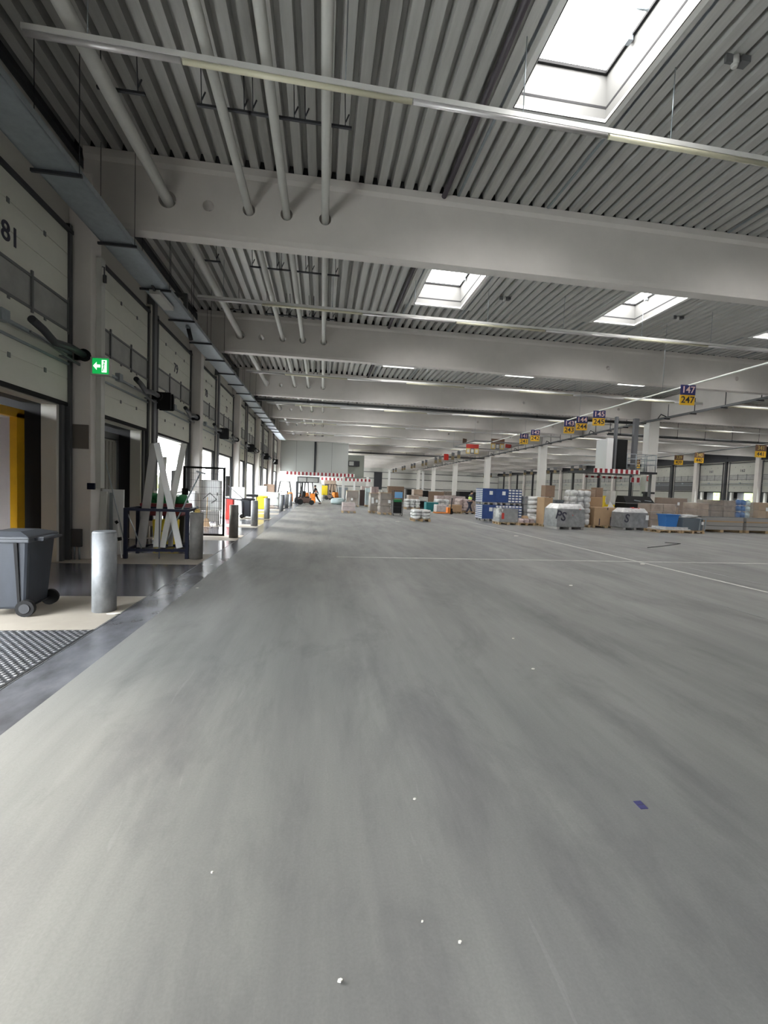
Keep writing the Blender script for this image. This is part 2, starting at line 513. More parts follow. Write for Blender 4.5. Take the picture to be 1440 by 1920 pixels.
# beams with pipe holes
PIPES = [(-3.25, 7.30, 0.105, 0.17), (-1.66, 7.29, 0.078, 0.125), (-0.90, 7.29, 0.078, 0.125), (-0.10, 7.29, 0.078, 0.125)]
HOLE_X = [(-3.25, 7.30, 0.17), (-2.46, 7.27, 0.11), (-1.66, 7.29, 0.125), (-0.90, 7.29, 0.125), (-0.10, 7.29, 0.125), (12.0, 7.2, 0.09), (18.3, 7.2, 0.09)]
def beam_mesh():
    t = 0.20
    pr = [(-t*0.72, ZB+0.0), (t*0.72, ZB+0.0), (t*0.80, ZB+0.10), (t*0.80, ZT-0.22), (t, ZT-0.14), (t, ZT), (-t, ZT), (-t, ZT-0.14), (-t*0.80, ZT-0.22), (-t*0.80, ZB+0.10)]
    x0, x1 = -4.80, XR
    k = len(pr)
    b = MB()
    b.add([(x0, y, z) for y, z in pr]+[(x1, y, z) for y, z in pr],
          [tuple(reversed(range(k))), tuple(range(k, 2*k))]+[(j, (j+1) % k, k+(j+1) % k, k+j) for j in range(k)])
    o = b.build('concrete_beam', 'concrete')
    cut = MB()
    for (hx, hz, hr) in HOLE_X:
        cut.tube([(hx, -0.5, hz), (hx, 0.5, hz)], hr, 20)
    c = cut.build('cutter', 'concrete')
    for q in (o, c):
        bm = bmesh.new(); bm.from_mesh(q.data)
        bmesh.ops.remove_doubles(bm, verts=bm.verts, dist=1e-5)
        bmesh.ops.recalc_face_normals(bm, faces=bm.faces); bm.to_mesh(q.data); bm.free()
    md = o.modifiers.new('b', 'BOOLEAN'); md.operation = 'DIFFERENCE'; md.object = c; md.solver = 'EXACT'
    dg = bpy.context.evaluated_depsgraph_get()
    me = bpy.data.meshes.new_from_object(o.evaluated_get(dg))
    o.modifiers.clear(); o.data = me
    for p in me.polygons: p.use_smooth = False
    bpy.data.objects.remove(c)
    return o
beam0 = beam_mesh()
beam0['kind'] = 'structure'
for n, y in enumerate(BEAM_Y):
    if n == 0: beam0.location = (0, y+0.2, 0)
    else:
        q = beam0.copy(); C.objects.link(q); q.location = (0, y+0.2, 0)

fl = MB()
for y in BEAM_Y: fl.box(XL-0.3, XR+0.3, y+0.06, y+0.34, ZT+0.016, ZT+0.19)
struct('ceiling_groove_darkening', fl, 'roof_dark')  # black blocks imitate the dark openings where rib grooves meet the beams
# columns
def col(x0, x1, y0, y1, z1, name='concrete_column'):
    o = struct(name, MB().box(x0, x1, y0, y1, -0.02, z1), 'concrete', bevel=0.02)
    return o
for y in BEAM_Y:
    if y < 50: col(XL+0.0, XL+0.42, y, y+0.40, ZT-0.5)
    if y > 30: col(XR-0.45, XR, y, y+0.45, ZB)
HALL_COLS = [(20.75, 25.7), (21.75, 41.7), (22.2, 57.7), (22.6, 73.7), (22.9, 89.7), (23.2, 105.7)]
HALL_COLS2 = [(20.0, 9.7)]
for x, y in HALL_COLS+HALL_COLS2:
    o = col(x-0.30, x+0.42, y-0.05, y+0.45, ZB); o.data.materials.clear(); o.data.materials.append(M['column_white'])
gd = MB()
pts = [(20.3, -7)]+[(20.75, 9.9)]+[(x, y+0.2) for x, y in HALL_COLS]+[(23.4, YF)]
pts = [(20.75, YN), (20.75, 25.9)]+[(x, y+0.2) for x, y in HALL_COLS[1:]]+[(23.4, YF)]
for (xa, ya), (xb, yb) in zip(pts, pts[1:]):
    gd.hexa([(xa-0.2, ya, ZB+0.02), (xa+0.2, ya, ZB+0.02), (xb+0.2, yb, ZB+0.02), (xb-0.2, yb, ZB+0.02),
             (xa-0.2, ya, ZT-0.25), (xa+0.2, ya, ZT-0.25), (xb+0.2, yb, ZT-0.25), (xb-0.2, yb, ZT-0.25)])
struct('concrete_beam', gd, 'concrete')

# ------------------------------------------------------------------ dock doors
def make_door(width, top, bottom, closed=False):
    root = thing('door_1', None, None, kind='structure')
    h = width/2
    z_ws0, z_ws1 = bottom+1.37, bottom+1.93
    lf = MB()
    n = 0
    z = bottom
    rows = []
    while z < z_ws0-0.05:
        z2 = min(z+0.455, z_ws0); rows.append((z, z2)); z = z2
    z = z_ws1
    while z < top-0.02:
        z2 = min(z+0.45, top); rows.append((z, z2)); z = z2
    for a, b in rows:
        lf.box(0.0, 0.055, -h, h, a+0.004, b-0.004)
    lf.box(0.0, 0.045, -h, h, bottom, top-0.01)
    for a, b in rows[::2]:
        for y in (-h*0.55, 0.0, h*0.55):
            lf.box(0.055, 0.068, y-0.03, y+0.03, b-0.05, b+0.03, 1)
    lf.build('door_leaf', ['leaf', 'grey_steel'], root)
    ws = MB()
    ws.box(0.03, 0.052, -h+0.06, h-0.06, z_ws0+0.02, z_ws1-0.02)
    ws.build('pane', 'window_dirty', root)
    fr = MB()
    fr.box(0.05, 0.075, -h, h, z_ws1-0.035, z_ws1+0.01).box(0.05, 0.075, -h, h, z_ws0-0.01, z_ws0+0.035)
    for y in (-h+0.03, -h/3, h/3, h-0.03): fr.box(0.05, 0.085, y-0.022, y+0.022, z_ws0-0.06, z_ws1+0.08)
    fr.build('window_frame', 'grey_steel', root)
    rl = MB().box(0.055, 0.12, -h, h, bottom+0.93, bottom+0.98).box(0.055, 0.09, -h, h, bottom+0.72, bottom+0.76)
    rl.box(0.055, 0.16, -0.30, -0.12, bottom+0.90, bottom+1.08)
    rl.build('cross_rail', 'galv', root)
    MB().box(-0.01, 0.065, -h, h, bottom-0.07, bottom).build('seal', 'rubber', root)
    for s in (-1, 1):
        t = MB().box(0.0, 0.10, s*h-0.045, s*h+0.045, 0.0, top+0.15).box(-0.01, 0.04, s*(h-0.16)-0.05, s*(h-0.16)+0.05, 0.0, bottom)
        t.build('track', 'track_steel', root)
    MB().box(0, 0.12, -h-0.05, h+0.05, top-0.02, top+0.05).build('top_rail', 'dark_steel', root)
    return root
doorL = make_door(3.38, 6.37, 3.11)
NUM = {7.9: '81', 15.9: '79', 19.85: '78', 23.9: '77', 27.85: '76', 31.9: '75', 35.85: '74', 39.9: '73', 43.85: '72'}
nd = 0
for c in cs:
    nd += 1
    r = doorL if nd == 1 else copy_tree(doorL)
    r.name = f'door_{nd}'
    r.location = (XL+0.01, c, 0)
    for k, v in NUM.items():
        if abs(k-c) < 0.15:
            text('number', v, 0.42, (0.062, 0.05, 5.42), (PI/2, 0, PI/2), 'dark_text', r)
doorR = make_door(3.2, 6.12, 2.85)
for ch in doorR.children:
    if ch.name.startswith('door_leaf'): ch.data.materials[0] = M['leaf_far_shaded']
struct('roof_zone_dark_band', MB().box(XR-0.25, XR, YN, YF, 6.35, ZB).box(XR-0.12, XR, YN, YF, ZB, ZT), 'dark_steel')  # added dark band, stands in for the darker roof zone above the doors
NR = {csr[2*2]: '162', csr[2*2+1]: '161'}
for k, c in enumerate(csr):
    nd += 1
    r = doorR if k == 0 else copy_tree(doorR)
    r.name = f'door_{nd}'
    r.location = (XR-0.01, c, 0); r.rotation_euler = (0, 0, PI)
    if 40 < c < 50:
        text('number', '162' if c < 46 else '161', 0.42, (0.062, 0, 5.25), (PI/2, 0, PI/2), 'dark_text', r)
    if c > 50:   # closed leaf lower half with a dark window band
        MB().box(0.0, 0.05, -1.6, 1.6, 0, 2.85).build('lower_leaf', 'leaf_far_shaded', r)
    if 50 < c < 58:
        MB().box(0.05, 0.07, -1.6, 1.6, 2.9, 4.1).build('dark_band', 'dark_band', r)
# posts between the doors
for c in cs:
    if abs((c-7.9) % 8) < 0.2 or abs((c-7.9) % 8-8) < 0.2: continue
    y = c+1.9
    struct('trim_3', MB().box(XL, XL+0.20, y-0.09, y+0.12, 0, 6.95), 'post_grey')
    struct('trim_8', MB().box(XL, XL+0.14, y-0.20, y-0.11, 0, 6.6), 'wall_panel')
for y in BEAM_Y:
    if y > 30:
        struct('trim_4', MB().box(XR-0.2, XR, y+4.1, y+4.35, 0, 6.9), 'dark_steel')

# ================================================================== CEILING SERVICES
PN = ['thick grey service pipe nearest the dock wall, through the beams', 'thin grey pipe beside the thick one, through the beams',
      'thin grey pipe between two thin neighbours, through the beams', 'thin grey pipe farthest from the dock wall, through the beams']
for (x, z, r, hr), lb in zip(PIPES, PN):
    p = MB().tube([(x, YN, z), (x, 50, z)], r, 14)
    t = thing('service_pipe', lb, 'pipe', (0, 0, 0), group='service pipes through the beams')
    p.build('pipe_run', 'pipe_grey', t)
    k = 0
    for y in (4.2, 7.4, 12.4, 15.6, 20.4, 23.6, 28.4):
        dx = (-0.1, 0.35) if x < -3 else (-0.28, 0.30)
        h = MB().box(x+dx[0]-0.12, x+dx[1]+0.1, y-0.02, y+0.02, z+r, z+r+0.035)
        for q in (x+dx[0]-0.05, x+dx[1]):
            h.tube([(q, y, z+r), (q-0.03, y, ZT+0.02)], 0.008, 5)
            h.tube([(q, y, z+r+0.1), (q+0.05, y, z+r+0.22)], 0.012, 5)
        h.build('pipe_bracket', 'dark_steel', t)
for k, (x, r) in enumerate(((2.44, 0.055),)):
    o = MB().tube([(x, YN, ZT-0.05), (x, 90, ZT-0.05)], r, 10).build('drain_pipe', mat('drain', (0.06, 0.05, 0.06), 0.5))
    tag(o, 'dark pipe fixed under the roof sheets beside the skylights', 'pipe')

def ordinal(n): return ['first', 'second', 'third', 'fourth', 'fifth', 'sixth', 'seventh', 'eighth', 'ninth', 'tenth', 'eleventh', 'twelfth', 'thirteenth'][n]
def light_row():
    t = thing('light_rail', 'x', 'lamp')
    z = 0.0
    MB().box(-3.72, 40, -0.032, 0.032, 0.0, 0.07).build('rail', 'white_gloss', t)
    lens = 1.48; x = -1.9; k = 0
    while x < 28:
        MB().tube([(x, 0, -0.03), (x+lens*2, 0, -0.03)], 0.034, 10).build('cream_tube', 'cream', t)
        x += lens*4.0; k += 1
    x = -3.7
    while x < 26:
        MB().tube([(x, 0, -0.025), (x+(1.78 if x < -3 else 2.9), 0, -0.025)], 0.034, 10).build('reflector_tube', 'foil', t); x = 1.08 if x < -3 else x+lens*4
    x = 2.65
    xs = [-3.0, 0.15, 2.67, 5.03, 7.6, 10.4, 13.0, 16.3, 19.5, 24, 30, 36]
    for q in xs: MB().tube([(q, 0, 0.05), (q, 0, ZT-6.97)], 0.007, 5).build('hanger_chain', 'galv', t)
    return t
lr0 = light_row()
for n in range(0, 11):
    y = 6.2+8*n
    lab = f'long suspended fluorescent light rail, {ordinal(n)} row from the camera end'
    if n == 0:
        lr0.location = (0, 6.21, 6.97); lr0.rotation_euler = (0, 0, 0.0137); lr0['label'] = lab; lr0['group'] = 'fluorescent light rails'
    else: dup(lr0, (0, y-0.5 if n == 1 else y-0.3, 6.97), 0.0, lab)

# wide galvanised cable tray along the dock wall
t = thing('cable_tray', 'wide galvanised cable tray running along the dock wall under the beams', 'cable tray')
MB().box(-4.38, -3.80, YN, 46, 6.24, 6.25).box(-4.39, -4.37, YN, 46, 6.24, 6.34).box(-3.81, -3.79, YN, 46, 6.24, 6.34).build('tray', 'galv', t)
for k in range(0, 19):
    y = 3.55+2.0*k
    b = MB().box(-4.63 if (y-1.7) % 8 < 0.5 else -4.45, -3.74, y-0.02, y+0.02, 6.19, 6.235)
    b.tube([(-4.40, y, 6.2), (-4.40, y, ZT)], 0.006, 5).tube([(-3.78, y, 6.2), (-3.78, y, ZT)], 0.006, 5)
    b.build('tray_bracket', 'dark_steel', t)
# cross trays under beams
def cross_tray(x0, x1, y, z, lb):
    t = thing('cable_tray', lb, 'cable tray', (0, 0, 0))
    MB().box(x0, x1, y-0.15, y+0.15, z, z+0.02).box(x0, x1, y-0.15, y-0.13, z, z+0.09).tube([(x0, y-0.05, z-0.05), (x1, y-0.05, z-0.05)], 0.05, 8).build('tray', 'grey_steel', t)
    x = x0+1
    h = MB()
    while x < x1:
        h.box(x-0.03, x+0.03, y-0.2, y+0.2, z-0.05, z); h.tube([(x, y-0.17, z), (x, y-0.17, ZT)], 0.015, 5); x += 2.4
    h.build('tray_bracket', 'dark_steel', t)
cross_tray(-4.4, 20.4, 26.9, 6.62, 'cable tray crossing the hall under the roof, behind the third beam')
cross_tray(2.9, 22.0, 58.7, 6.35, 'distant cable tray crossing the hall past the white raised office')
cross_tray(21.2, 46, 31.0, 6.45, 'short-bracketed cable tray crossing toward the far dock wall behind the first column')
# trunking pipe along the hall columns
t = thing('pipe_rail', 'grey cable rail with clamps running along the tops of the hall columns', 'pipe')
b = MB()
path = [(20.38, 5, ZB-0.08), (20.38, 25.9, ZB-0.08), (21.35, 41.9, ZB-0.08), (21.8, 57.9, ZB-0.08), (22.2, 73.9, ZB-0.08), (22.8, 105, ZB-0.08)]
b.tube(path, 0.07, 8); b.tube([(p[0]-0.14, p[1], p[2]-0.05) for p in path], 0.03, 6)
b.build('rail', 'grey_steel', t)
k = 0
y = 7.0
while y < 100 and k < 60:
    x = 20.38 if y < 25.9 else (20.38+(y-25.9)/16*0.97 if y < 41.9 else (21.35+(y-41.9)*0.028 if y < 57.9 else 21.8+(y-57.9)*0.022))
    h = MB().box(x-0.25, x+0.12, y-0.04, y+0.04, ZB-0.2, ZB-0.14)
    h.tube([(x, y, ZB-0.1), (x, y, ZB+0.7)], 0.02, 5)
    if k % 4 == 1: h.tube([(x-0.1, y, ZB-0.05), (x-0.3, y+0.2, ZB+0.12), (x-0.15, y+0.6, ZB-0.05)], 0.03, 6)
    h.build('clamp', 'dark_steel', t)
    y += 1.9; k += 1
# small cameras / lamps on the roof
for k, (x, y, lb) in enumerate(((5.75, 6.0, 'round grey detector under the roof beside the large skylight'),
                                (5.75, 14.2, 'round grey detector under the roof behind the first beam'),
                                (12.2, 14.3, 'round grey detector under the roof beside the second skylight'),
                                (-1.9, 12.0, 'small grey detector under the roof between the service pipes'))):
    t = thing('smoke_detector', lb, 'detector', (x, y, ZT))
    MB().box(-0.16, 0.0, -0.02, 0.02, -0.10, 0.02).box(0.06, 0.2, -0.06, 0.06, -0.09, 0.0).build('mount', 'grey_steel', t)
    MB().tube([(0, 0, 0.0), (0, 0, -0.12)], 0.055, 12).tube([(0, 0, -0.12), (0, 0, -0.15)], 0.055, 12, r1=0.03).build('body', 'offwhite', t)
# tray lamp hanging from the cable tray near the second bay
t = thing('floodlight', 'small floodlight hanging under the cable tray by the wall', 'lamp', (-4.1, 12.0, 6.2))
MB().box(-0.12, 0.12, -0.5, 0.5, -0.10, 0.0).build('housing', 'offwhite', t)
MB().bar((0, -0.5, -0.02), (0, -0.75, 0.12), 0.05).build('arm', 'dark_steel', t)
t = thing('floodlight', 'dark tubular lamp pointing down from the cable tray', 'lamp', (-4.05, 14.0, 6.2))
MB().tube([(0, 0, 0), (0.02, 0.25, -0.28)], 0.06, 10).build('housing', 'rubber', t)
MB().box(-0.05, 0.05, -0.05, 0.05, -0.05, 0.02).build('bracket', 'galv', t)

# ------------------------------------------------------------------ sign rail and lane signs
RZ = 5.6
path = [(12.15, 2.0, RZ), (12.35, 13.7, RZ), (12.45, 18.8, RZ), (12.75, 25.6, RZ), (13.1, 44, RZ), (13.3, 90, RZ)]
t = thing('sign_rail', 'thin white rail on wires that carries the lane number signs', 'rail')
MB().tube(path, 0.028, 8).build('rail', 'white_gloss', t)
wr_ = MB()
for x, y in ((12.3, 9.0), (12.38, 15.0), (12.5, 20.5), (12.9, 33)):
    wr_.tube([(x, y, RZ), (x, y, ZT)], 0.006, 5)
wr_.build('hanger_wire', 'galv', t)
def lane_sign(x, y, z, top, bot, lb, wd=0.52, ht=0.34, tc='navy_sign', bc='yellow_sign', rz=0.0, txt=True, drop=0.0, cat='sign', grp='lane number signs on the rail'):
    t = thing('lane_sign', lb, cat, (x, y, z), rz, grp)
    MB().box(-wd/2, wd/2, -0.012, 0.012, -ht-drop, -drop).build('upper_panel', tc, t)
    MB().box(-wd/2-0.01, wd/2-0.01, -0.012, 0.012, -2*ht-drop, -ht-drop).build('lower_panel', bc, t)
    if txt:
        text('upper_number', top, ht*0.92, (0, -0.016, -ht*0.5-drop), (PI/2, 0, 0), 'pink_text' if tc == 'navy_sign' else 'dull_yellow', t)
        text('lower_number', bot, ht*0.92, (0, -0.016, -ht*1.5-drop), (PI/2, 0, 0), 'dark_text', t)
    return t
LS = {147: 'nearest', 145: 'nearest of the trio', 144: 'middle of the trio', 143: 'farthest of the trio', 142: 'before the brown boards', 141: 'next to the brown boards'}
for x, y, n in ((12.32, 13.75, 147), (12.45, 18.84, 145), (12.62, 20.46, 144), (12.68, 21.68, 143), (12.78, 25.59, 142), (12.93, 27.42, 141)):
    lane_sign(x, y, RZ, str(n), str(n+100), f'blue over yellow lane sign reading {n} and {n+100}, '+LS[n], rz=-0.1 if n == 147 else -0.3)
# brown, red and yellow location boards on the rectangular hanging frame
t = thing('suspended_sign_grid', 'rectangular grey frame hung flat under the roof carrying brown boards', 'frame', (0, 0, 0))
fr = [(11.4, 38.0, RZ), (11.4, 32.6, RZ), (15.6, 32.9, RZ), (16.1, 38.6, RZ)]
b = MB()
for p, q in zip(fr, fr[1:]+fr[:1]): b.bar(p, q, 0.07)
b.build('frame_bars', 'grey_steel', t)
b = MB()
for p in fr: b.tube([p, (p[0], p[1], ZT)], 0.008, 5)
b.build('hanger_wire', 'galv', t)
def board(x, y, z, w_, h, col_, lb, nsmall, rz=0):
    t = thing('location_board', lb, 'sign', (x, y, z), rz, 'boards on the hanging frame')
    MB().box(-w_/2, w_/2, -0.02, 0.02, -h, 0.0).build('board', col_, t)
    for k in range(nsmall):
        xx = -w_/2+(k+0.5)*w_/nsmall
        MB().box(xx-0.17, xx+0.17, -0.01, 0.01, -h-0.42, -h).build('number_plate', 'dull_yellow' if k != 1 else 'grey_steel', t)
        MB().box(xx-0.10, xx+0.10, -0.014, -0.01, -h-0.34, -h-0.08).build('number_patch', 'offwhite', t)
board(11.4, 33.0, RZ-0.25, 1.0, 0.3, 'red_sign', 'red board over small yellow plates on the hanging frame', 3)
board(13.5, 33.2, RZ+0.3, 1.1, 0.38, 'brown_sign', 'brown board over small yellow plates on the hanging frame', 3)
board(15.6, 36.0, RZ+0.25, 0.6, 0.3, 'red_sign', 'small dark red board at the side of the hanging frame', 0, 0.3)
board(11.67, 35.8, RZ+0.5, 0.5, 0.4, 'brown_sign', 'bare brown board on the dock side of the hanging frame', 0, 0.6)
# far pairs of lane signs along the rail
k = 0
for k, y in enumerate((41.5, 43.5, 48.5, 50.5, 55.5, 57.5, 63, 65, 71, 73, 80, 83)):
    x = 13.0+(y-40)*0.008
    lane_sign(x, y, RZ, '', '', f'tiny lane sign on the long rail, {ordinal(k)} beyond the hanging frame', 0.30, 0.36, tc='post_grey', bc='far_tag', txt=False, grp='far lane signs')
t = tag(MB().box(-0.25, 0.25, -0.02, 0.02, -0.65, 0.0).build('hanging_board', 'red', None, 0, (12.9, 45.5, RZ)), 'small bright red board hanging from the long sign rail', 'sign')
# second sign rail with the 300/400 lanes
t = thing('sign_rail', 'farther thin sign rail near the opposite dock wall', 'rail')
MB().tube([(29.0, 20, RZ), (29.35, 25.8, RZ), (31.18, 37.3, RZ), (32.5, 60, RZ), (33.5, 100, RZ)], 0.04, 8).build('rail', 'grey_steel', t)
LT = {341: 'largest of its rail', 340: 'second of its rail', 339: 'third of its rail', 336: 'beside the first hall column'}
for x, y, n in ((29.4, 26.3, 341), (30.5, 32.4, 340), (30.95, 35.0, 339), (31.4, 40.9, 336)):
    lane_sign(x, y, RZ, str(n), str(n+100), f'dark over yellow lane sign reading {n} and {n+100}, '+LT[n], 0.85, 0.42, tc='brown_sign', grp='lane signs on the farther rail')
for k, y in enumerate((44.8, 47, 51.5, 53.5, 58, 60, 65.5, 68, 74, 77, 84, 88)):
    lane_sign(31.7+(y-44)*0.035, y, RZ, '', '', f'tiny lane sign on the farther rail, {ordinal(k)} beyond the first hall column', 0.42, 0.4, tc='post_grey', bc='far_tag', txt=False, grp='far lane signs on the farther rail')

# ================================================================== DOCK SIDE
# exit sign on the first column
t = thing('exit_sign', 'lit green emergency exit sign with arrow and running figure on the first column', 'exit sign', (-4.42, 9.62, 3.87), math.radians(-4))
MB().box(-0.19, 0.17, -0.02, 0.10, -0.175, 0.175).build('housing', 'offwhite', t, 0.01)
MB().box(-0.145, 0.165, -0.026, -0.02, -0.15, 0.15).build('green_panel', 'green_lit', t)
a = MB()
a.add([(-0.13, -0.028, 0.0), (-0.06, -0.028, -0.08), (-0.06, -0.028, 0.08)], [(0, 1, 2)])
a.box(-0.075, 0.01, -0.030, -0.027, -0.028, 0.028)
a.build('arrow', 'white_lit', t)
MB().box(0.035, 0.13, -0.030, -0.027, -0.12, 0.12).build('door_symbol', 'white_lit', t)
r = MB()
r.tube([(0.085, -0.033, 0.085), (0.085, -0.030, 0.085)], 0.018, 10)
for p, q in (((0.08, 0.06), (0.075, -0.02)), ((0.075, -0.02), (0.11, -0.09)), ((0.075, -0.02), (0.05, -0.10)), ((0.08, 0.05), (0.055, 0.0)), ((0.08, 0.05), (0.115, 0.01))):
    r.bar((p[0], -0.032, p[1]), (q[0], -0.032, q[1]), 0.014, 0.004)
r.build('running_figure', 'green_lit', t)
# fixtures on column one
o = MB().box(-4.63, -4.53, 9.88, 10.04, 1.45, 6.1).build('wall_trunking', 'offwhite'); tag(o, 'vertical white cable trunking on the side of the first column', 'trunking')
o = MB().box(-5.03, -4.67, 9.675, 9.70, 2.23, 2.71).build('cover_plate', mat('plate_brown', (0.14, 0.125, 0.11), 0.6)); tag(o, 'square brown-grey cover plate screwed to the first column', 'plate')
o = MB().box(-4.66, -4.52, 9.60, 9.66, 1.42, 1.55).build('control_box', 'navy', None, 0.01); tag(o, 'small dark blue control box under the trunking of the first column', 'box')
o = MB().box(-4.50, -4.44, 9.86, 9.9, 5.6, 5.75).tube([(-4.5, 9.85, 5.9), (-4.42, 9.75, 5.85), (-4.44, 9.8, 5.6)], 0.012, 6).build('sensor', 'dark_steel'); tag(o, 'small dark cable sensor high on the first column', 'sensor')

# dock lamp arms : a hose-covered arm in front of each door
def dock_arm():
    t = thing('dock_light', 'x', 'lamp')
    a = MB().tube([(0.30, -1.75, 0.06), (0.30, -1.45, 0.0), (0.28, -1.1, -0.10), (0.25, -0.55, -0.02), (0.2, 0.0, 0.0)], 0.065, 12)
    a.build('hose_sleeve', 'dark_steel', t)
    MB().tube([(0.2, 0.0, 0.0), (0.2, 0.05, 0.0)], 0.12, 16).box(0.0, 0.24, 0.05, 0.15, -0.1, 0.1).build('joint', 'rubber', t)
    MB().bar((0.25, -1.7, -0.12), (0.1, 0.1, -0.2), 0.03, 0.03).bar((0.05, -0.5, -0.17), (0.1, 0.2, -0.17), 0.06, 0.03).build('arm', 'grey_steel', t)
    return t
def lamp_heads():
    h = MB()
    for k, y in enumerate((0.25, 0.5)):
        h.box(0.10, 0.46, y, y+0.14, -0.22, 0.22)
        h.box(0.08, 0.48, y-0.02, y, -0.25, 0.25)
    return h
arm0 = None
names = ['first', 'second', 'third', 'fourth', 'fifth', 'sixth', 'seventh', 'eighth', 'ninth', 'tenth']
k = 0
for c in cs:
    if c < 7 or c > 46: continue
    loc = (XL+0.1 if k % 2 == 0 else XL+0.12, c+1.75, 4.08)
    lb = f'dark swing-arm dock light above the {names[k]} dock opening from the camera'
    if arm0 is None: arm0 = dock_arm(); arm0.location = loc; arm0['label'] = lb; arm0['group'] = 'dock lights on swing arms'; r = arm0
    else: r = dup(arm0, loc, None, lb)
    k += 1
k = 0
for c in cs:
    if abs((c-11.85) % 8) < 0.1 and 7 < c < 46:
        b = lamp_heads().build('lamp_head', 'rubber', None, 0.02, (XL+0.08, c+1.85, 4.0))
        tag(b, f'pair of black square lamp heads on the {names[k]} dark post between docks', 'lamp', 'black lamp heads on the posts'); k += 1
# horizontal wall bracket at the post head
for k, y in enumerate((13.75, 21.75, 29.75, 37.75)):
    o = MB().box(XL, XL+1.05, y-0.06, y+0.06, 6.95, 7.05).box(XL+0.95, XL+1.05, y-0.06, y+0.06, 6.55, 6.95).build('post_head_arm', 'grey_steel')
    tag(o, f'grey steel arm on top of the {names[k]} dark post holding the cable tray', 'bracket', 'steel arms on the posts')

# trailers standing at the docks
def trailer(c, col_in, frame, lb, w_=2.46, h=2.78, L=9.0, x=XL-0.66, grp='trailers at the docks', y0=None):
    t = thing('truck_trailer', lb, 'trailer', (x, c, 0), 0, grp)
    hw = w_/2
    MB().box(-L, 0, -hw, -hw+0.05, 0.0, h).box(-L, 0, hw-0.05, hw, 0.0, h).box(-L, 0, -hw, hw, h-0.05, h).box(-L-0.05, -L, -hw, hw, 0, h).build('box_body', col_in, t)
    MB().box(-L, 0, -hw, hw, -0.25, -0.02).build('load_floor', 'card_dark', t)
    f = MB()
    f.box(-0.02, 0.10, hw-0.28, hw+0.02, -0.2, h+0.02).box(-0.02, 0.10, -hw-0.02, -hw+0.10, -0.2, h+0.02).box(-0.02, 0.10, -hw, hw, h-0.06, h+0.1)
    f.build('rear_frame', frame, t)
    hg = MB()
    for z in (0.35, 1.0, 1.7, 2.35): hg.tube([(0.12, hw, z), (0.12, hw, z+0.16)], 0.03, 8)
    hg.build('hinge', frame, t)
    MB().box(-L*0.9, -1, -hw+0.1, hw-0.1, -0.9, -0.3).build('chassis', 'dark_steel', t)
    return t
trailer(8.15, 'trailer_inside', 'trailer_yellow', 'yellow framed truck trailer backed open to the nearest dock opening')
tg = trailer(12.2, 'trailer_grey', 'grey_steel', 'grey panelled truck trailer parked at the second dock opening')
g = MB()
g.box(0.0, 0.05, -1.2, 1.15, 0.0, 2.7)
for k in range(12): g.box(0.05, 0.075, -1.15+k*0.19, -1.08+k*0.19, 0.05, 2.65)
g.tube([(0.09, 0.55, 1.5), (0.13, 0.6, 1.5), (0.13, 0.6, 1.38)], 0.012, 6)
g.build('ribbed_door', 'trailer_grey', tg)
# black shelter cushions round the first two openings
sh = MB()
for c in (7.9, 11.85):
    sh.box(XL-0.60, XL-0.28, c-1.9, c-1.41, -0.3, 3.6).box(XL-0.60, XL-0.28, c+1.41, c+1.9, -0.3, 3.6).box(XL-0.60, XL-0.28, c-1.9, c+1.9, 3.03, 3.8)
    sh.box(XL-3.0, XL-0.60, c+1.85, c+1.95, -1.2, 3.8).box(XL-3.0, XL-0.62, c-1.95, c-1.85, -1.2, 3.8).box(XL-3.0, XL-0.62, c-1.95, c+1.95, 3.7, 3.8)
struct('trim_5', sh, 'black')
for c in csr:
    if c < 60:
        struct('trim_9', MB().box(XR+0.5, XR+1.4, c+0.95, c+1.5, -0.3, 3.2).box(XR+0.5, XR+1.4, c-1.7, c-1.35, -0.3, 3.2).box(XR+0.5, XR+1.4, c-1.7, c+1.5, 2.75, 3.4), 'black')
# outside yard
struct('yard_ground', MB().box(-70, XL-0.5, -30, 140, -1.25, -1.2).box(XR+0.5, 110, -30, 160, -1.25, -1.2), 'yard')
hd = MB()
rnd = random.Random(3)
for k in range(60):
    y = -20+k*2.6
    hd.blob((-48+rnd.uniform(-1, 1), y, 1.2), (2.2, 2.2, rnd.uniform(2.6, 3.6)), k, 0.25, 8)
    hd.blob((78+rnd.uniform(-1, 1), y, 1.0), (2.2, 2.4, rnd.uniform(2.8, 3.6)), k+99, 0.25, 8)
tag(hd.build('hedge_foliage', 'hedge'), 'sunlit yellow-green hedge beyond the truck yard', 'hedge', kind='stuff')
# lorry outside the third opening (blue-grey cab side with a yellow load) and white trailers further on
def ext_truck(c, m, lb, x=XL-1.2, w_=2.3, h=2.6, L=7):
    t = thing('truck_trailer', lb, 'trailer', (x, c, -1.2), 0, 'trailers at the docks')
    MB().box(-L, 0, -w_/2, w_/2, 1.1, 1.1+h).build('box_body', m, t, 0.03)
    MB().box(0, 0.06, -0.03, 0.03, 1.15, 1.1+h-0.05).tube([(0.08, -0.3, 1.2), (0.08, -0.3, 1.1+h)], 0.02, 6).tube([(0.08, 0.3, 1.2), (0.08, 0.3, 1.1+h)], 0.02, 6).build('door_bar', 'galv', t)
    b = MB()
    for q in (-1.3, -2.6): b.tube([(q, -w_/2, 0.5), (q, w_/2, 0.5)], 0.5, 16)
    b.build('wheel', 'rubber', t)
    MB().box(-L, 0, -0.9, 0.9, 0.8, 1.1).build('chassis', 'dark_steel', t)
    return t
ext_truck(15.2, 'navy_cloth', 'dark blue-grey trailer standing outside the third dock opening', XL-2.6, 1.7, 2.9)

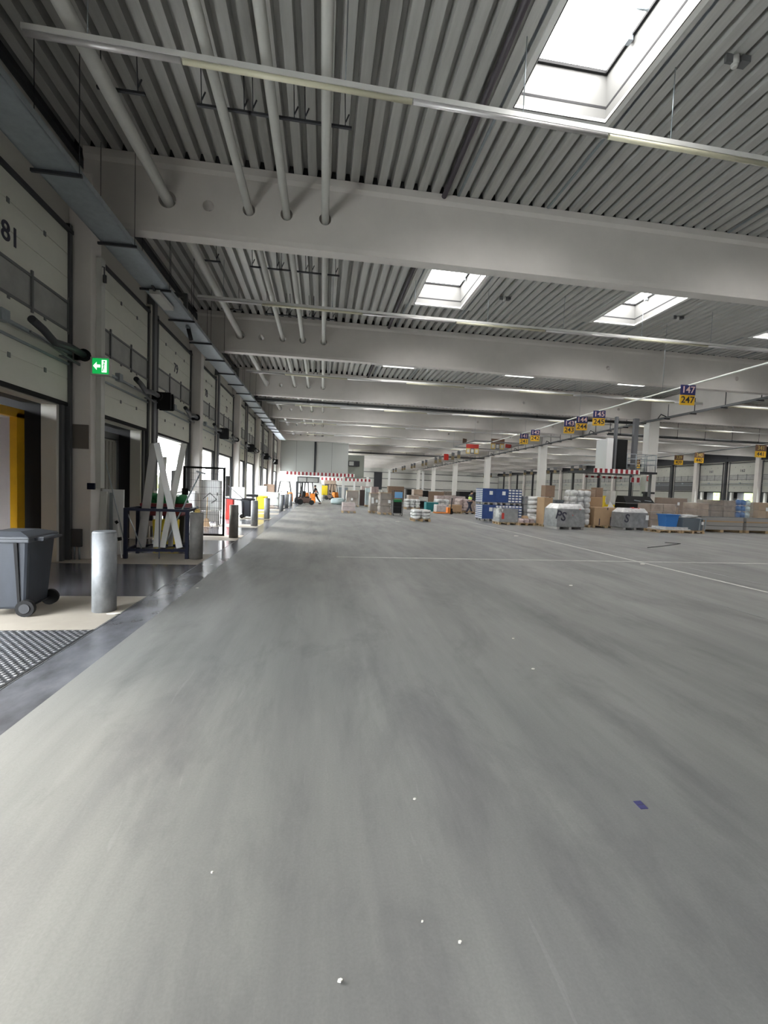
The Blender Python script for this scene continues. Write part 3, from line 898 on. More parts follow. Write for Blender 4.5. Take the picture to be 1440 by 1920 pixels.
# wheelie bin
def wheelie(body, lid, lb, loc, rz, s=1.0, grp=None, name='wheelie_bin'):
    t = thing(name, lb, 'bin', loc, rz, grp)
    b = MB()
    n = 6
    b.taper((0, 0), (0.46*s, 0.52*s), (0.58*s, 0.66*s), 0.08*s, 0.93*s)
    o = b.build('body', body, t, 0.035*s)
    for x in (-0.16, 0.16):
        for sg in (-1, 1):
            r = MB().hexa([(x*s-0.014*s, sg*0.27*s, 0.1*s), (x*s+0.014*s, sg*0.27*s, 0.1*s), (x*s+0.014*s, sg*0.255*s, 0.1*s), (x*s-0.014*s, sg*0.255*s, 0.1*s),
                    (x*s-0.018*s, sg*0.345*s, 0.9*s), (x*s+0.018*s, sg*0.345*s, 0.9*s), (x*s+0.018*s, sg*0.31*s, 0.9*s), (x*s-0.018*s, sg*0.31*s, 0.9*s)])
            r.build('rib', 'rubber', t)
    MB().box(-0.31*s, 0.31*s, -0.355*s, 0.355*s, 0.90*s, 0.945*s).build('rim', lid, t, 0.012*s)
    l = MB()
    l.taper((0, 0), (0.64*s, 0.73*s), (0.60*s, 0.70*s), 0.945*s, 0.975*s)
    l.taper((0, 0), (0.58*s, 0.68*s), (0.30*s, 0.42*s), 0.975*s, 1.02*s)
    l.box(0.28*s, 0.40*s, -0.20*s, 0.20*s, 0.925*s, 0.955*s)
    l.build('lid', lid, t, 0.012*s)
    h = MB().tube([(0.39*s, -0.24*s, 0.93*s), (0.39*s, 0.24*s, 0.93*s)], 0.018*s, 8)
    h.bar((0.28*s, -0.22*s, 0.93*s), (0.39*s, -0.22*s, 0.93*s), 0.03*s).bar((0.28*s, 0.22*s, 0.93*s), (0.39*s, 0.22*s, 0.93*s), 0.03*s)
    h.build('handle', body, t)
    for sg in (-1, 1):
        w2 = MB().tube([(0.24*s, sg*0.26*s, 0.10*s), (0.24*s, sg*0.32*s, 0.10*s)], 0.10*s, 20)
        w2.build('wheel', 'rubber', t)
        MB().tube([(0.24*s, sg*0.30*s, 0.10*s), (0.24*s, sg*0.328*s, 0.10*s)], 0.058*s, 14).build('hub', 'dark_steel', t)
    MB().tube([(0.24*s, -0.3*s, 0.10*s), (0.24*s, 0.3*s, 0.10*s)], 0.012*s, 6).build('axle', 'dark_steel', t)
    return t
wheelie('bin_grey', 'bin_lid', 'dark grey wheelie bin with a closed lid beside the nearest bollard', (-3.65, 5.90, 0), math.radians(5), 0.97)

# bollards
def bollard(loc, m, lb, r=0.135, h=1.0, tilt=0):
    t = thing('bollard', lb, 'bollard', loc, 0, 'steel bollards between the docks')
    MB().tube([(0, 0, -0.02), (tilt, 0, h-0.02)], r, 28).tube([(tilt, 0, h-0.02), (tilt, 0, h)], r, 28, r1=r*0.9).build('post', m, t)
    return t
BL = [(5.9, 'nearest galvanised steel bollard standing beside the wheelie bin'), (9.93, 'dull dark bollard with a yellow bottle on top beside the rack'),
      (13.93, 'dark dull bollard beside the mesh gate panel'), (18.0, 'galvanised bollard in front of the black wheeled bin'), (21.9, 'galvanised bollard beside the yellow wheeled bin'),
      (29.3, 'galvanised bollard in front of the white cabinet'), (33.3, 'galvanised bollard between the cabinet and the forklift area'), (37.2, 'farthest galvanised bollard beside the orange forklift')]
M['bollard_dark'] = mat('bollard_dark', (0.20, 0.195, 0.185), 0.6, metal=0.2, var=0.3, scale=6)
for k, (y, lb) in enumerate(BL):
    bollard((-2.68+0.004*y, y, 0), 'bollard_dark' if k in (1, 2) else 'galv_worn', lb)
t = thing('bottle', 'small yellow bottle with grey cap standing on the second bollard', 'bottle', (-2.62, 9.90, 0.98))
MB().tube([(0, 0, 0), (0, 0, 0.07)], 0.055, 10).tube([(0, 0, 0.07), (0, 0, 0.10)], 0.055, 10, r1=0.025).box(-0.1, 0.02, -0.02, 0.02, 0.0, 0.02).build('body', 'dull_yellow', t)
MB().tube([(0, 0, 0.10), (0, 0, 0.16)], 0.022, 8).build('cap', 'galv', t)

# litter on the floor
def scrap(x, y, pts, lb, m='paper'):
    o = MB().add([(a, b, 0.004) for a, b in pts]+[(a, b, 0.010) for a, b in pts], [tuple(range(len(pts))), tuple(reversed(range(len(pts), 2*len(pts))))]+[(i, (i+1) % len(pts), len(pts)+(i+1) % len(pts), len(pts)+i) for i in range(len(pts))]).build('paper_scrap', m, None, 0, (x, y, 0))
    tag(o, lb, 'litter', 'scraps on the floor')
scrap(-2.48, 5.72, [(-0.07, 0), (0.03, -0.02), (0.09, 0.02), (0.02, 0.035)], 'torn cream paper scrap lying at the foot of the nearest bollard')
t = thing('floor_marker', 'small dark blue square sticker with a pale cross on the floor', 'sticker', (1.755, 2.075, 0))
MB().box(-0.022, 0.022, -0.03, 0.03, 0, 0.002).build('sheet', 'navy_sign', t)
MB().box(-0.018, 0.018, -0.002, 0.002, 0.002, 0.0025).build('stripe', 'dark_text', t)
for x, y, s, lb in ((0.11, 1.39, 0.012, 'tiny pale wood splinter nearest the camera on the floor'), (0.55, 1.47, 0.010, 'tiny white crumb on the floor beside the splinter'),
                    (0.43, 1.56, 0.006, 'speck of white paper behind the white crumb'), (0.54, 2.22, 0.012, 'curled pale thread scrap on the bare floor ahead'),
                    (2.03, 3.85, 0.025, 'thin white paper strip on the floor right of centre'), (-1.87, 7.13, 0.03, 'white paper scrap beside the dark floor strip'),
                    (2.21, 4.69, 0.02, 'small white scrap beyond the thin paper strip'), (8.09, 10.06, 0.09, 'white paper piece lying on the painted line'),
                    (4.61, 7.51, 0.05, 'white torn scrap on the floor in front of the painted line'), (-0.41, 1.86, 0.007, 'white speck on the smudged floor'),
                    (7.65, 16.45, 0.14, 'white crumpled film scrap on the floor before the blue crates'), (3.95, 22.5, 0.2, 'flat white sheet on the floor before the wrapped boxes')):
    s *= 0.75
    scrap(x, y, [(-s, -s*0.3), (s*0.2, -s*0.6), (s, 0.1*s), (s*0.3, s*0.6), (-s*0.7, s*0.4)], lb)
tag(MB().tube([(11.0, 13.5, 0.01), (12.0, 14.0, 0.012), (13.0, 14.6, 0.012), (13.5, 14.9, 0.01), (13.1, 15.2, 0.01)], 0.012, 5).build('packing_strap', 'rubber'), 'black packing strap lying bent on the open floor', 'strap')

# things leaning and standing round the first column
t = thing('board', 'tall white worn board leaning behind the first bollard', 'board', (-4.58, 10.32, 0))
MB().hexa([(-0.12, 0, 0), (0.30, 0.0, 0), (0.30, 0.05, 0), (-0.12, 0.05, 0), (-0.14, 0.08, 1.42), (0.28, 0.08, 1.42), (0.28, 0.13, 1.42), (-0.14, 0.13, 1.42)]).build('sheet', 'white', t)
MB().box(0.03, 0.10, -0.01, 0.0, 0.05, 1.35).build('batten', 'galv', t)
o = MB().hexa([(-4.66, 9.98, 0), (-4.50, 9.98, 0), (-4.50, 10.02, 0), (-4.66, 10.02, 0), (-4.66, 10.08, 1.38), (-4.50, 10.08, 1.38), (-4.50, 10.12, 1.38), (-4.66, 10.12, 1.38)]).build('board', 'offwhite')
tag(o, 'narrow greyish board leaning against the first column', 'board')
t = thing('broom', 'white-handled broom with black grip leaning by the first bollard', 'broom', (-4.16, 9.75, 0))
MB().tube([(0.10, 0, 0.02), (0.0, 0.05, 0.75)], 0.015, 8).build('handle', 'white', t)
MB().tube([(-0.005, 0.05, 0.73), (-0.04, 0.05, 0.78)], 0.03, 8).bar((0.055, 0.02, 0.38), (0.045, 0.02, 0.45), 0.06).build('grip', 'rubber', t)
o = MB().tube([(-4.02, 9.95, 0.02), (-4.62, 10.3, 2.0)], 0.012, 8).build('pole', 'galv'); tag(o, 'long thin steel pole leaning toward the grey trailer', 'pole')
o = MB().tube([(-3.75, 9.95, 0.2), (-4.05, 9.88, 1.06)], 0.012, 8).build('pole', 'galv'); tag(o, 'short steel rod leaning inside the navy rack frame', 'pole')
t = thing('shovel', 'dark square shovel standing blade up against the first column', 'shovel', (-4.86, 9.6, 0))
MB().box(-0.14, 0.12, -0.02, 0.02, 0.26, 0.62).build('blade', 'dark_steel', t, 0.01)
MB().tube([(-0.03, 0.02, 0.0), (-0.02, 0.0, 0.28)], 0.018, 6).tube([(0.06, 0.02, 0.0), (0.06, 0.0, 0.28)], 0.018, 6).tube([(-0.12, 0.0, 0.6), (-0.12, 0.0, 0.68)], 0.01, 6).build('shaft', 'galv', t)

# navy rack frame
t = thing('rack_frame', 'navy blue steel stillage frame holding long planks by the second bollard', 'rack', (-3.42, 9.95, 0), math.radians(3))
W, D, H = 0.60, 0.62, 1.06
for i, (x, y) in enumerate(((-W, -0.1), (W, -0.1), (-W, D), (W, D))):
    MB().bar((x, y, 0), (x, y, H), 0.07).build('upright', 'navy', t)
b = MB()
for z in (0.18, H-0.03):
    b.bar((-W, -0.1, z), (W, -0.1, z), 0.055).bar((-W, D, z), (W, D, z), 0.055).bar((-W, -0.1, z), (-W, D, z), 0.055).bar((W, -0.1, z), (W, D, z), 0.055)
b.build('rail', 'navy', t)
b = MB()
for x in (-0.3, 0.0, 0.3): b.bar((x, -0.1, 0.16), (x, D, 0.16), 0.05)
b.bar((0.05, -0.1, 0.0), (0.05, -0.1, 1.06), 0.02)
b.build('cross_bar', 'dark_steel', t)
def plank(a, b, w_, th, m, lb):
    o = MB().bar(a, b, w_, th).build('plank', m); tag(o, lb, 'plank', 'long planks standing in the navy rack')
plank((-3.82, 10.1, 0.2), (-3.85, 10.9, 2.5), 0.17, 0.035, 'brushed', 'brownish grey plank nearest the wall in the navy rack')
plank((-3.54, 10.2, 0.2), (-3.66, 10.95, 2.2), 0.13, 0.035, 'offwhite', 'pale grey plank second from the wall in the navy rack')
plank((-3.03, 10.10, 0.2), (-3.75, 10.75, 2.5), 0.13, 0.03, 'white', 'light perforated channel crossing the others in the navy rack')
plank((-3.40, 10.15, 0.2), (-3.20, 10.9, 2.53), 0.12, 0.035, 'offwhite', 'pale plank leaning the opposite way across the channel')
plank((-3.30, 10.35, 0.2), (-3.45, 11.0, 1.9), 0.10, 0.03, 'brushed', 'short dull plank in the middle of the navy rack')
t = thing('mop', 'grey pole with a small cross head leaning out of the rack', 'mop', (0, 0, 0))
MB().tube([(-3.38, 10.15, 0.2), (-2.84, 10.9, 1.85)], 0.017, 8).build('handle', 'galv', t)
MB().bar((-2.92, 10.9, 1.90), (-2.72, 10.9, 1.85), 0.04).build('head', 'grey_steel', t)

# bins and heap behind the rack
t = thing('storage_bin', 'dark red plastic tub heaped with green netting behind the rack', 'bin', (-4.15, 12.7, 0))
MB().taper((0, 0), (0.95, 0.8), (1.1, 0.9), 0.72, 1.05).build('tub', mat('dark_red', (0.16, 0.012, 0.02), 0.5), t, 0.04)
b = MB()
for k in range(7): b.blob((-0.4+k*0.13, 0.05*math.sin(k*2), 1.12+0.05*math.cos(k*3)), (0.15, 0.28, 0.13), k, 0.25, 9)
b.build('green_netting', 'green_net', t)
MB().taper((0.25, 0), (0.5, 0.5), (0.55, 0.5), 0.0, 0.72).build('stand', 'dark_steel', t)
t = thing('yellow_crate', 'yellow plastic box under the dark red tub', 'box', (-3.95, 12.05, 0))
MB().taper((0, 0), (0.50, 0.35), (0.56, 0.4), 0.02, 0.66).build('body', 'yellow', t, 0.03)
MB().box(-0.15, 0.15, -0.20, -0.185, 0.36, 0.38).build('grip', 'dark_text', t)
o = MB().box(-4.95, -4.72, 13.35, 13.6, 0.35, 1.35).box(-4.93, -4.75, 13.33, 13.35, 1.1, 1.3, 1).box(-4.92, -4.75, 13.33, 13.35, 0.5, 0.75, 1).build('control_cabinet', ['offwhite', 'navy']); tag(o, 'white dock control cabinet beside the second opening', 'cabinet')
o = MB().tube([(-4.35, 12.95, 1.2), (-4.35, 12.95, 2.3)], 0.05, 10).build('pole', 'yellow'); tag(o, 'yellow post upright behind the planks', 'post')

# mesh gate panel
t = thing('mesh_gate', 'black framed wire mesh gate panel standing open between two bollards', 'gate', (-3.53, 14.05, 0), math.radians(-3))
b = MB(); W, H = 0.585, 2.12
for p, q in (((-W, 0, 0.03), (-W, 0, H)), ((W, 0, 0.03), (W, 0, H))): b.bar(p, q, 0.06)
for z in (0.06, H-0.03): b.bar((-W, 0, z), (W, 0, z), 0.06)
b.build('gate_frame', 'rubber', t)
b = MB()
for k in range(1, 22): b.bar((-W+k*2*W/22, 0, 0.05), (-W+k*2*W/22, 0, H-0.04), 0.006)
for k in range(1, 10): b.bar((-W, 0.006, 0.05+k*0.2075), (W, 0.006, 0.05+k*0.2075), 0.008)
b.build('wire_mesh', 'dark_steel', t)
b = MB().box(-W-0.05, -W+0.12, -0.06, 0.0, 1.25, 1.45).bar((-W, -0.05, 1.35), (-W-0.22, -0.05, 1.3), 0.025).bar((-W+0.1, -0.05, 1.4), (-W+0.22, -0.05, 1.36), 0.02)
b.build('latch', 'rubber', t)
# white cabinets with arrow and other dock-side things beyond the gate
def cabinet(name, lb, loc, sx, sy, sz, m, door=True, rz=0, legs=0.0, handle='dark_steel', grp=None, cat='cabinet'):
    t = thing(name, lb, cat, loc, rz, grp)
    MB().box(-sx/2, sx/2, -sy/2, sy/2, legs, sz).build('body', m, t, 0.01)
    if door:
        MB().box(-sx/2+0.03, sx/2-0.03, -sy/2-0.015, -sy/2, legs+0.04, sz-0.04).build('door', m, t)
        MB().box(sx/2-0.12, sx/2-0.09, -sy/2-0.04, -sy/2-0.015, (sz+legs)/2, (sz+legs)/2+0.12).build('handle', handle, t)
    if legs:
        b = MB()
        for x in (-sx/2+0.04, sx/2-0.04):
            for y in (-sy/2+0.04, sy/2-0.04): b.box(x-0.02, x+0.02, y-0.02, y+0.02, 0, legs)
        b.build('leg', 'dark_steel', t)
    return t
t = cabinet('control_cabinet', 'white dock control cabinet with an arrow behind the mesh gate', (-4.3, 18.2, 0), 0.75, 0.4, 1.75, 'white', legs=0.55)
MB().bar((-0.25, -0.23, 1.0), (0.0, -0.23, 1.25), 0.02).bar((0.0, -0.23, 1.25), (0.25, -0.23, 1.0), 0.02).bar((0.25, -0.23, 1.0), (0.05, -0.23, 0.85), 0.02).build('arrow_mark', 'dark_steel', t)
cabinet('control_cabinet', 'shorter white cabinet beside the arrow cabinet behind the mesh gate', (-4.95, 17.6, 0), 0.5, 0.35, 1.3, 'white', legs=0.0)
t = thing('broom', 'brown broom standing upright behind the mesh gate', 'broom', (-4.25, 17.3, 0))
MB().tube([(0, 0, 0.25), (0.02, 0.05, 1.1)], 0.018, 8).build('handle', 'wood', t)
MB().taper((0, 0), (0.25, 0.08), (0.12, 0.06), 0.0, 0.3).build('bristles', 'card', t)
# pallets leaning low
o = MB().box(-4.6, -3.9, 17.7, 17.85, 0.15, 0.55).box(-4.6, -4.5, 17.68, 17.7, 0, 0.55).box(-4.0, -3.9, 17.68, 17.7, 0, 0.55).build('crate', 'brushed'); tag(o, 'brown slatted crate under the arrow cabinet', 'crate')
t = thing('red_cabinet', 'red fire hose box beside the dark dull bollard', 'box', (-4.2, 21.3, 0))
MB().box(-0.17, 0.17, -0.2, 0.2, 0.0, 0.95).build('body', 'red', t, 0.02)
MB().box(-0.14, 0.14, -0.215, -0.2, 0.1, 0.4).build('door', 'red', t)
t = thing('hand_truck', 'long-handled grey cart tilted beside the black wheeled bin', 'cart', (-3.9, 21.0, 0))
b = MB().bar((-0.35, 0, 1.55), (0.35, 0, 0.95), 0.03).bar((-0.5, 0.1, 0.98), (0.55, 0.1, 0.85), 0.06).bar((-0.4, 0, 0.95), (-0.4, 0, 0.35), 0.03).bar((0.3, 0, 0.9), (0.3, 0, 0.3), 0.03)
b.build('frame', 'dark_steel', t)
wheelie('bin_grey', 'rubber', 'black wheeled bin between the cart and the galvanised bollard', (-3.52, 22.1, 0), PI, 0.95)
wheelie('yellow', 'yellow', 'bright yellow wheeled bin beside the dock wall', (-3.75, 29.0, 0), PI/2+PI, 0.92)
cabinet('grey_cabinet', 'grey standing desk cabinet against the wall beyond the black bin', (-4.55, 25.5, 0), 0.7, 0.6, 1.45, 'offwhite')
cabinet('steel_table', 'dark flat-topped steel table beside the yellow bin', (-4.15, 27.0, 0), 0.8, 0.6, 1.05, 'dark_steel', legs=0.9, door=False, cat='table')
cabinet('white_cabinet', 'large pale grey cabinet on castors beyond the yellow bin', (-3.55, 33.0, 0), 1.0, 0.7, 1.12, 'box_panel', legs=0.18)
cabinet('white_cabinet', 'tall white cabinet against the dock wall behind the pale cabinet', (-4.5, 34.0, 0), 0.9, 0.6, 1.55, 'offwhite')
cabinet('locker', 'brown wooden locker at the foot of the far dock wall', (-4.4, 38.5, 0), 0.9, 0.6, 1.7, 'card_dark')
wheelie('navy_cloth', 'bin_lid', 'dark blue wheeled bin beyond the pale cabinet', (-3.0, 36.0, 0), PI, 0.9)
wheelie('bin_grey', 'bin_lid', 'grey wheeled bin beside the farthest bollards', (-2.9, 38.8, 0), PI, 0.9)
# panels of dark pinboard hanging by the wall
o = MB().box(-4.62, -4.56, 22.3, 23.0, 1.0, 2.0).build('notice_board', 'dark_steel'); tag(o, 'dark notice board on the side of the third wall column', 'board')

# forklifts
def forklift(lb, loc, rz, body='forklift_dark', cage=True):
    t = thing('forklift', lb, 'forklift', loc, rz, 'forklifts')
    MB().box(-0.45, 0.45, -0.55, 0.55, 0.18, 0.60).build('chassis', body, t, 0.05)
    MB().box(-0.45, 0.45, -0.92, -0.56, 0.18, 0.62).taper((0, -0.66), (0.9, 0.5), (0.8, 0.4), 0.62, 1.02).build('counterweight', 'orange', t, 0.05)
    MB().box(-0.22, 0.22, -0.4, 0.0, 0.62, 0.72).box(-0.22, 0.22, -0.48, -0.38, 0.72, 1.15).build('seat', 'rubber', t, 0.03)
    b = MB()
    for x in (-0.4, 0.4):
        b.bar((x, -0.75, 1.0), (x, -0.6, 2.0), 0.06).bar((x, 0.5, 0.6), (x, 0.25, 2.0), 0.06)
    b.bar((-0.4, -0.6, 2.0), (0.4, -0.6, 2.0), 0.06).bar((-0.4, 0.25, 2.0), (0.4, 0.25, 2.0), 0.06)
    for x in (-0.4, -0.13, 0.13, 0.4): b.bar((x, -0.6, 2.0), (x, 0.25, 2.0), 0.05)
    b.build('roll_cage', 'rubber', t)
    b = MB()
    for x in (-0.28, 0.28): b.box(x-0.05, x+0.05, 0.62, 0.76, 0.1, 2.05)
    b.box(-0.3, 0.3, 0.66, 0.72, 1.9, 2.0).box(-0.3, 0.3, 0.66, 0.72, 0.9, 1.0)
    b.build('mast', 'dark_steel', t)
    for x in (-0.25, 0.25):
        MB().box(x-0.05, x+0.05, 0.78, 1.75, 0.08, 0.12).box(x-0.05, x+0.05, 0.78, 0.82, 0.08, 0.6).build('fork', 'dark_steel', t)
    for x in (-0.42, 0.42):
        for y, r in ((-0.6, 0.22), (0.4, 0.26)):
            MB().tube([(x-0.08, y, r), (x+0.08, y, r)], r, 16).build('wheel', 'rubber', t)
    MB().tube([(0, 0.3, 0.62), (0, 0.15, 1.1)], 0.02, 6).tube([(0, 0.17, 1.1), (0, 0.13, 1.12)], 0.15, 14).build('steering_wheel', 'rubber', t)
    return t
forklift('dark forklift with orange counterweight facing the dock wall nearest the walking person', (-1.45, 40.0, 0), PI/2)
forklift('dark and orange forklift parked behind the nearest forklift, mast turned away', (-1.9, 43.6, 0), PI*0.9)
forklift('dark forklift parked against the dock wall under the striped edge', (-3.6, 42.3, 0), PI*0.55, 'card_dark')
forklift('small orange forklift beyond the walking person beside the yellow sign', (1.2, 58.0, 0), PI*0.3)

# ------------------------------------------------------------------ people
def skin_body(name, verts, edges, radii, m, parent, sub=2):
    me = bpy.data.meshes.new(name)
    me.from_pydata(verts, edges, [])
    o = bpy.data.objects.new(name, me); C.objects.link(o)
    sk = o.modifiers.new('skin', 'SKIN')
    sv = me.skin_vertices[0].data if me.skin_vertices else None
    if sv is None:
        bm = bmesh.new(); bm.from_mesh(me); bm.verts.layers.skin.verify(); bm.to_mesh(me); bm.free()
        sv = me.skin_vertices[0].data
    for i, r in enumerate(radii):
        sv[i].radius = (r, r) if not isinstance(r, tuple) else r
        sv[i].use_root = (i == 0)
    ss = o.modifiers.new('sub', 'SUBSURF'); ss.levels = sub; ss.render_levels = sub
    dg = bpy.context.evaluated_depsgraph_get()
    nm = bpy.data.meshes.new_from_object(o.evaluated_get(dg))
    bpy.data.objects.remove(o)
    for p in nm.polygons: p.use_smooth = True
    nm.materials.clear(); nm.materials.append(M[m])
    q = bpy.data.objects.new(name, nm); C.objects.link(q)
    q.parent = parent
    return q
def person(lb, loc, rz, top, legs, vest=None, stride=0.38, arms=(0.35, -0.35), bend=0.0, hair='hair'):
    """walks along local +Y; x is sideways"""
    t = thing('person', lb, 'person', loc, rz)
    a = stride
    hip, kn, an = 0.92, 0.50, 0.09
    def sk(n, v, e, r, m, s=2): return skin_body(n, v, e, r, m, t, s)
    # body : one continuous skin surface
    V = [(0, 0, 0.96), (0, 0.01, 1.12), (0, 0.02+bend*0.3, 1.32), (0, 0.03+bend*0.5, 1.45), (0, 0.05+bend*0.7, 1.53), (0, 0.06+bend*0.9, 1.60), (0, 0.07+bend, 1.69)]
    R_ = [(0.15, 0.10), (0.13, 0.095), (0.16, 0.105), (0.11, 0.08), 0.05, 0.085, 0.075]
    E_ = [(0, 1), (1, 2), (2, 3), (3, 4), (4, 5), (5, 6)]
    for s, d in ((-1, 1), (1, -1)):
        i = len(V)
        V += [(s*0.10, 0.0, 0.90), (s*0.10, d*a*0.45, kn), (s*0.10, d*a-0.05*(d < 0), an+0.03*(d < 0)), (s*0.11, d*a+0.15, 0.05+0.0*(d < 0))]
        R_ += [0.095, 0.062, 0.042, 0.035]
        E_ += [(0, i), (i, i+1), (i+1, i+2), (i+2, i+3)]
        j = len(V)
        sw = arms[0] if s < 0 else arms[1]
        V += [(s*0.19, 0.02+bend*0.5, 1.42), (s*0.23, 0.0+sw*0.35+bend*0.4, 1.14), (s*0.22, sw*0.9+0.06, 0.92+abs(sw)*0.12), (s*0.215, sw*1.0+0.10, 0.86+abs(sw)*0.12)]
        R_ += [0.055, 0.042, 0.032, (0.022, 0.04)]
        E_ += [(3, j), (j, j+1), (j+1, j+2), (j+2, j+3)]
        for f in range(5):
            k = len(V)
            bx, by, bz = V[j+3]
            off = (f-1.5)*0.018 if f < 4 else -0.03
            ln = (0.035, 0.042, 0.04, 0.03, 0.025)[f]
            V += [(bx+0.005, by+off, bz-0.03), (bx-0.005*s, by+off+0.01, bz-0.03-ln)]
            R_ += [0.009, 0.008]
            E_ += [(j+3, k), (k, k+1)]
    body = sk('body', V, E_, R_, 'skin')
    body['label'] = 'bare skin of face and hands'
    # clothes : slightly larger skins over torso, arms and legs
    V2 = [(0, 0, 0.95), (0, 0.01, 1.12), (0, 0.02+bend*0.3, 1.32), (0, 0.03+bend*0.5, 1.46)]
    R2 = [(0.165, 0.115), (0.15, 0.115), (0.175, 0.125), (0.10, 0.09)]
    E2 = [(0, 1), (1, 2), (2, 3)]
    for s in (-1, 1):
        sw = arms[0] if s < 0 else arms[1]
        j = len(V2)
        V2 += [(s*0.19, 0.02+bend*0.5, 1.42), (s*0.23, 0.0+sw*0.35+bend*0.4, 1.14), (s*0.221, sw*0.8+0.04, 0.945+abs(sw)*0.12)]
        R2 += [0.07, 0.055, 0.045]
        E2 += [(3, j), (j, j+1), (j+1, j+2)]
    sk('jacket', V2, E2, R2, top)
    V3 = [(0, 0, 0.97)]; R3 = [(0.165, 0.12)]; E3 = []
    for s, d in ((-1, 1), (1, -1)):
        i = len(V3)
        V3 += [(s*0.10, 0.0, 0.88), (s*0.10, d*a*0.45, kn), (s*0.10, d*a-0.05*(d < 0), an+0.05)]
        R3 += [0.11, 0.08, 0.06]; E3 += [(0, i), (i, i+1), (i+1, i+2)]
    sk('trousers', V3, E3, R3, legs)
    for s, d in ((-1, 1), (1, -1)):
        y = d*a-0.05*(d < 0)
        MB().blob((s*0.10, y+0.07, 0.055), (0.055, 0.15, 0.055), 1, 0.03, 10).build('shoe', 'rubber', t)
    MB().blob((0, 0.03+bend, 1.70), (0.095, 0.105, 0.085), 2, 0.03, 12).build('hair', hair, t)
    f = MB().blob((0, 0.155+bend, 1.615), (0.014, 0.022, 0.022), 1, 0.0, 8)
    for s in (-1, 1):
        f.blob((s*0.088, 0.06+bend, 1.62), (0.012, 0.022, 0.03), 1, 0, 8)
    f.build('nose_and_ears', 'skin', t)
    f = MB()
    for s in (-1, 1): f.blob((s*0.033, 0.142+bend, 1.64), (0.012, 0.008, 0.008), 1, 0, 8)
    f.box(-0.025, 0.025, 0.138+bend, 0.147+bend, 1.565, 1.573)
    f.build('eyes_and_mouth', 'dark_text', t)
    if vest:
        sk('vest', [(0, 0.01, 1.0), (0, 0.015, 1.2), (0, 0.03+bend*0.4, 1.40)], [(0, 1), (1, 2)], [(0.178, 0.13), (0.172, 0.132), (0.165, 0.125)], vest)
        b = MB()
        for z in (1.08, 1.22):
            b.tube([(0, 0.012, z), (0, 0.014, z+0.04)], 0.17, 20, cap=False)
        for p in range(len(b.v)):
            x_, y_, z_ = b.v[p]; b.v[p] = (x_*1.03, y_*0.78, z_)
        b.build('reflective_band', 'white', t)
    return t
person('person walking past the forklifts in orange vest and dark trousers', (-0.55, 42.3, 0), math.radians(75), 'black_cloth', 'black_cloth', 'orange_cloth', 0.42, (0.25, -0.3), 0.04)
person('person in yellow hi-vis vest bending slightly beside the wrapped bags', (11.2, 32.4, 0), math.radians(-70), 'navy_cloth', 'navy_cloth', 'hiviz', 0.33, (0.45, 0.35), 0.10)

# ================================================================== RAISED OFFICE, PLATFORM, STRIPES
t = thing('raised_office', 'pale grey raised office box hanging above the dock-side passage at the hall end', 'office', (0, 0, 0))
MB().box(XL+0.02, 2.85, 50.15, 57.5, 3.2, 6.62).build('panel_wall', 'box_panel', t)
b = MB()
for x in (-0.95,): b.box(x, x+0.22, 50.05, 50.15, 3.2, 6.62)
for x in (-2.9, 1.0): b.box(x, x+0.02, 50.14, 50.15, 3.2, 6.62)
b.build('joint_channel', 'dark_steel', t)
t = thing('raised_office', 'darker olive raised office with a strip window behind the pale office box', 'office', (0, 0, 0))
MB().box(2.85, 5.35, 57.5, 66, 3.0, 5.9).build('panel_wall', 'box_panel_dark', t)
f = MB().box(3.3, 4.75, 57.42, 57.5, 4.45, 5.15).build('window', 'dark_steel', t)
MB().box(3.4, 4.0, 57.40, 57.42, 4.55, 5.05).build('pane', 'box_panel', f)
def striped_edge(x0, x1, y, z, h, lb, step=0.42, dz=0.0, name='striped_edge'):
    t = thing(name, lb, 'barrier edge', (0, 0, 0))
    MB().box(x0, x1, y, y+0.06, z, z+h).build('rail', 'white', t)
    b = MB(); x = x0
    while x < x1-0.05:
        b.box(x, min(x+step/2, x1), y-0.008, y, z+0.004, z+h-0.004); x += step
    b.build('stripe_pattern', 'red_white', t)
    return t
striped_edge(-3.9, 3.6, 49.7, 2.85, 0.36, 'red and white striped edge under the pale raised office')
striped_edge(-0.6, 6.3, 56.5, 2.50, 0.34, 'second red and white striped edge farther under the raised offices', 0.5)
# ground-floor frame under the office
b = MB()
for x, y in ((-2.95, 49.9), (2.4, 50.2), (5.8, 56.6)):
    o = MB().box(x-0.14, x+0.14, y, y+0.28, 0, 3.1).build('support_post', 'white'); tag(o, {-2.95: 'white support post under the raised office beside the forklifts', 2.4: 'white support post under the raised office beyond the walking person', 5.8: 'white support post under the second striped edge'}[x], 'post', 'white posts under the office')
t = thing('store_shelter', 'white glazed shelter with dark window frames beneath the raised office', 'shelter', (-1.7, 49.0, 0))
MB().box(-1.7, 1.7, 0, 1.5, 0.0, 1.95).box(-1.1, 1.5, 0.1, 1.2, 1.95, 2.75).build('panel', 'white', t)
f = MB().box(-0.95, 1.35, 0.04, 0.1, 2.05, 2.65).build('window_frame', 'dark_steel', t)
MB().box(-0.85, 0.0, 0.02, 0.04, 2.12, 2.58).box(0.1, 1.25, 0.02, 0.04, 2.12, 2.58).build('pane', 'window_dirty', f)
o = MB().box(-0.8, 0.8, 0, 0.3, 0.1, 2.6).build('roller_shutter', 'card_pale', None, 0, (1.1, 60.5, 0)); tag(o, 'cream roller shutter door beneath the second striped edge', 'shutter')
t = thing('info_board', 'bright yellow board on a stand under the raised office', 'board', (0.25, 52.0, 0))
MB().box(-0.42, 0.42, 0, 0.06, 0.7, 1.8).build('panel', 'yellow', t)
